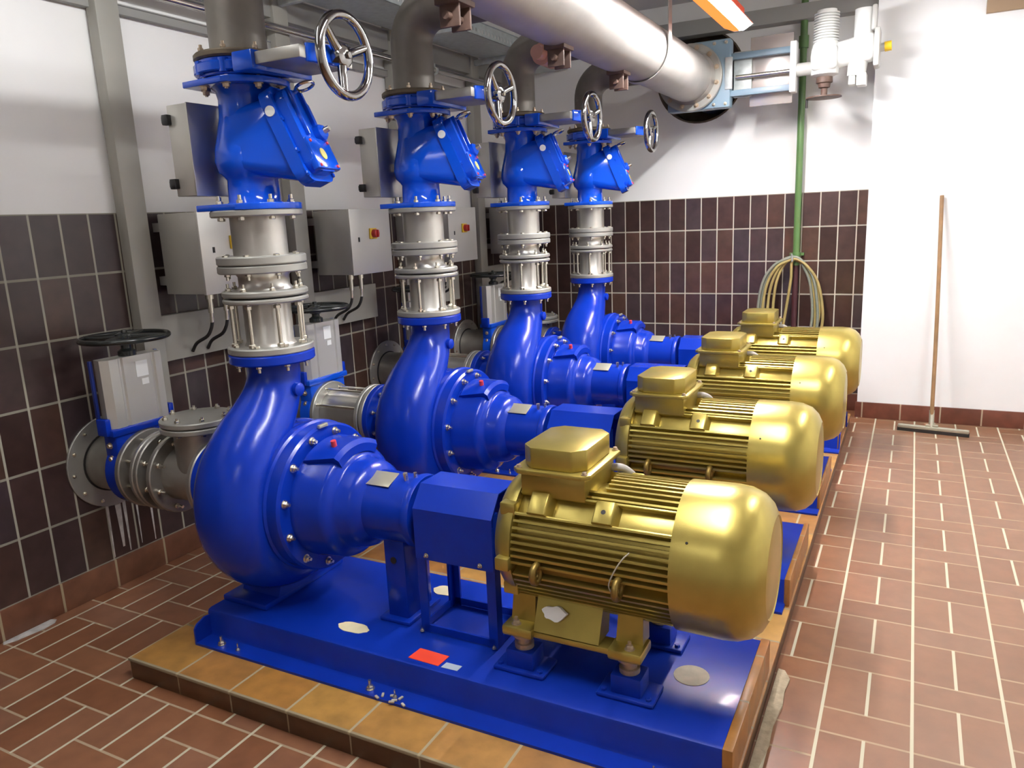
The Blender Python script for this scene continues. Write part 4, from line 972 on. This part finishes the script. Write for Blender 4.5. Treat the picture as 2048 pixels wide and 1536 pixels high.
# ------------------------------------------------------------------ lamps
def lamp(x, y0, y1, z, label, orange=False, mat='tube'):
    t = Thing('ceiling_lamp', label, 'lamp', (x, (y0 + y1) / 2, z + .1), 'fluorescent ceiling lamps')
    w = .085 if orange else .07
    mb = MB(); mb.prism([(x - w, z + .02), (x - .03, z + .075), (x + .03, z + .075), (x + w, z + .02), (x + w - .005, z + .018), (x + .028, z + .070), (x - .028, z + .070), (x - w + .005, z + .018)], y0, y1, Matrix(((1, 0, 0, 0), (0, 0, 1, 0), (0, 1, 0, 0), (0, 0, 0, 1))))
    t.part('reflector', mb, 'lamp_orange' if orange else 'white_plastic')
    mb = MB(); mb.box((x - .03, y0, z + .075), (x + .03, y1, z + .115), .004); t.part('housing', mb, 'lamp_orange' if orange else 'white_plastic')
    for ya, yb in ((y0 - .004, y0 + .012), (y1 - .012, y1 + .004)):
        mb = MB(); mb.prism([(x - w, z + .02), (x - .03, z + .08), (x + .03, z + .08), (x + w, z + .02), (x + .03, z - .012), (x - .03, z - .012)], ya, yb, Matrix(((1, 0, 0, 0), (0, 0, 1, 0), (0, 1, 0, 0), (0, 0, 0, 1)))); t.part('end_cap', mb, 'white_plastic')
    mb = MB(); mb.lathe([(y0 + .012, .019), (y1 - .012, .019)], 'y', (x + (.034 if orange else 0), 0, z + .014), 16); t.part('tube', mb, mat)
    if orange:
        mb = MB(); mb.prism([(x - w - .002, z + .022), (x - w - .002, z + .014), (x - .035, z - .008), (x + .001, z - .012), (x + .001, z - .006), (x - .033, z - .002)], y0 + .012, y1 - .012, Matrix(((1, 0, 0, 0), (0, 0, 1, 0), (0, 1, 0, 0), (0, 0, 0, 1))))
        t.part('diffuser', mb, 'lamp_glow')
    for yy in (y0 + .25, y1 - .25):
        mb = MB(); mb.cyl((x, yy, z + .11), (x, yy, CE), .006, 8); t.part('suspension_rod', mb, 'galv')
lamp(2.05, 3.60, 5.12, 2.60, 'orange fluorescent lamp hanging beside the end of the silver header', True)
lamp(2.50, .95, 2.45, 2.90, 'white fluorescent lamp hanging in front of the nearest motor', mat='tube_front')
lamp(2.05, -2.2, -.7, 2.60, 'added unseen fill lamp hanging behind the camera', mat='fill_tube_back')  # unseen fill, added to lift the floor at the front
lamp(.90, .3, 1.8, 2.66, 'added unseen fill lamp hanging close to the left wall', mat='fill_tube_left')  # added out of view to brighten the upper left wall
lamp(3.75, 3.3, 4.8, 2.75, 'added unseen fill lamp hanging over the right aisle by the white wall', mat='fill_tube_right')  # extra lamp out of view, added to brighten white wall and aisle floor

# ------------------------------------------------------------------ camera, world, view
cam = bpy.data.cameras.new('camera'); cam.sensor_width = 36; cam.sensor_fit = 'HORIZONTAL'; cam.lens = 1532.37 / 2048 * 36; cam.clip_start = .02
co = bpy.data.objects.new('camera', cam); COL.objects.link(co)
co.location = (3.0732, 0, 1.5348); co.rotation_euler = [math.radians(a) for a in (77.7725, 2.4184, 27.2014)]
sc = bpy.context.scene; sc.camera = co
w = bpy.data.worlds.new('world'); w.use_nodes = True; w.node_tree.nodes['Background'].inputs[0].default_value = (.5, .5, .5, 1); w.node_tree.nodes['Background'].inputs[1].default_value = .05
sc.world = w
vs = sc.view_settings; vs.view_transform = 'Standard'; vs.look = 'None'; vs.gamma = 1; vs.use_curve_mapping = False; vs.exposure = 1.05
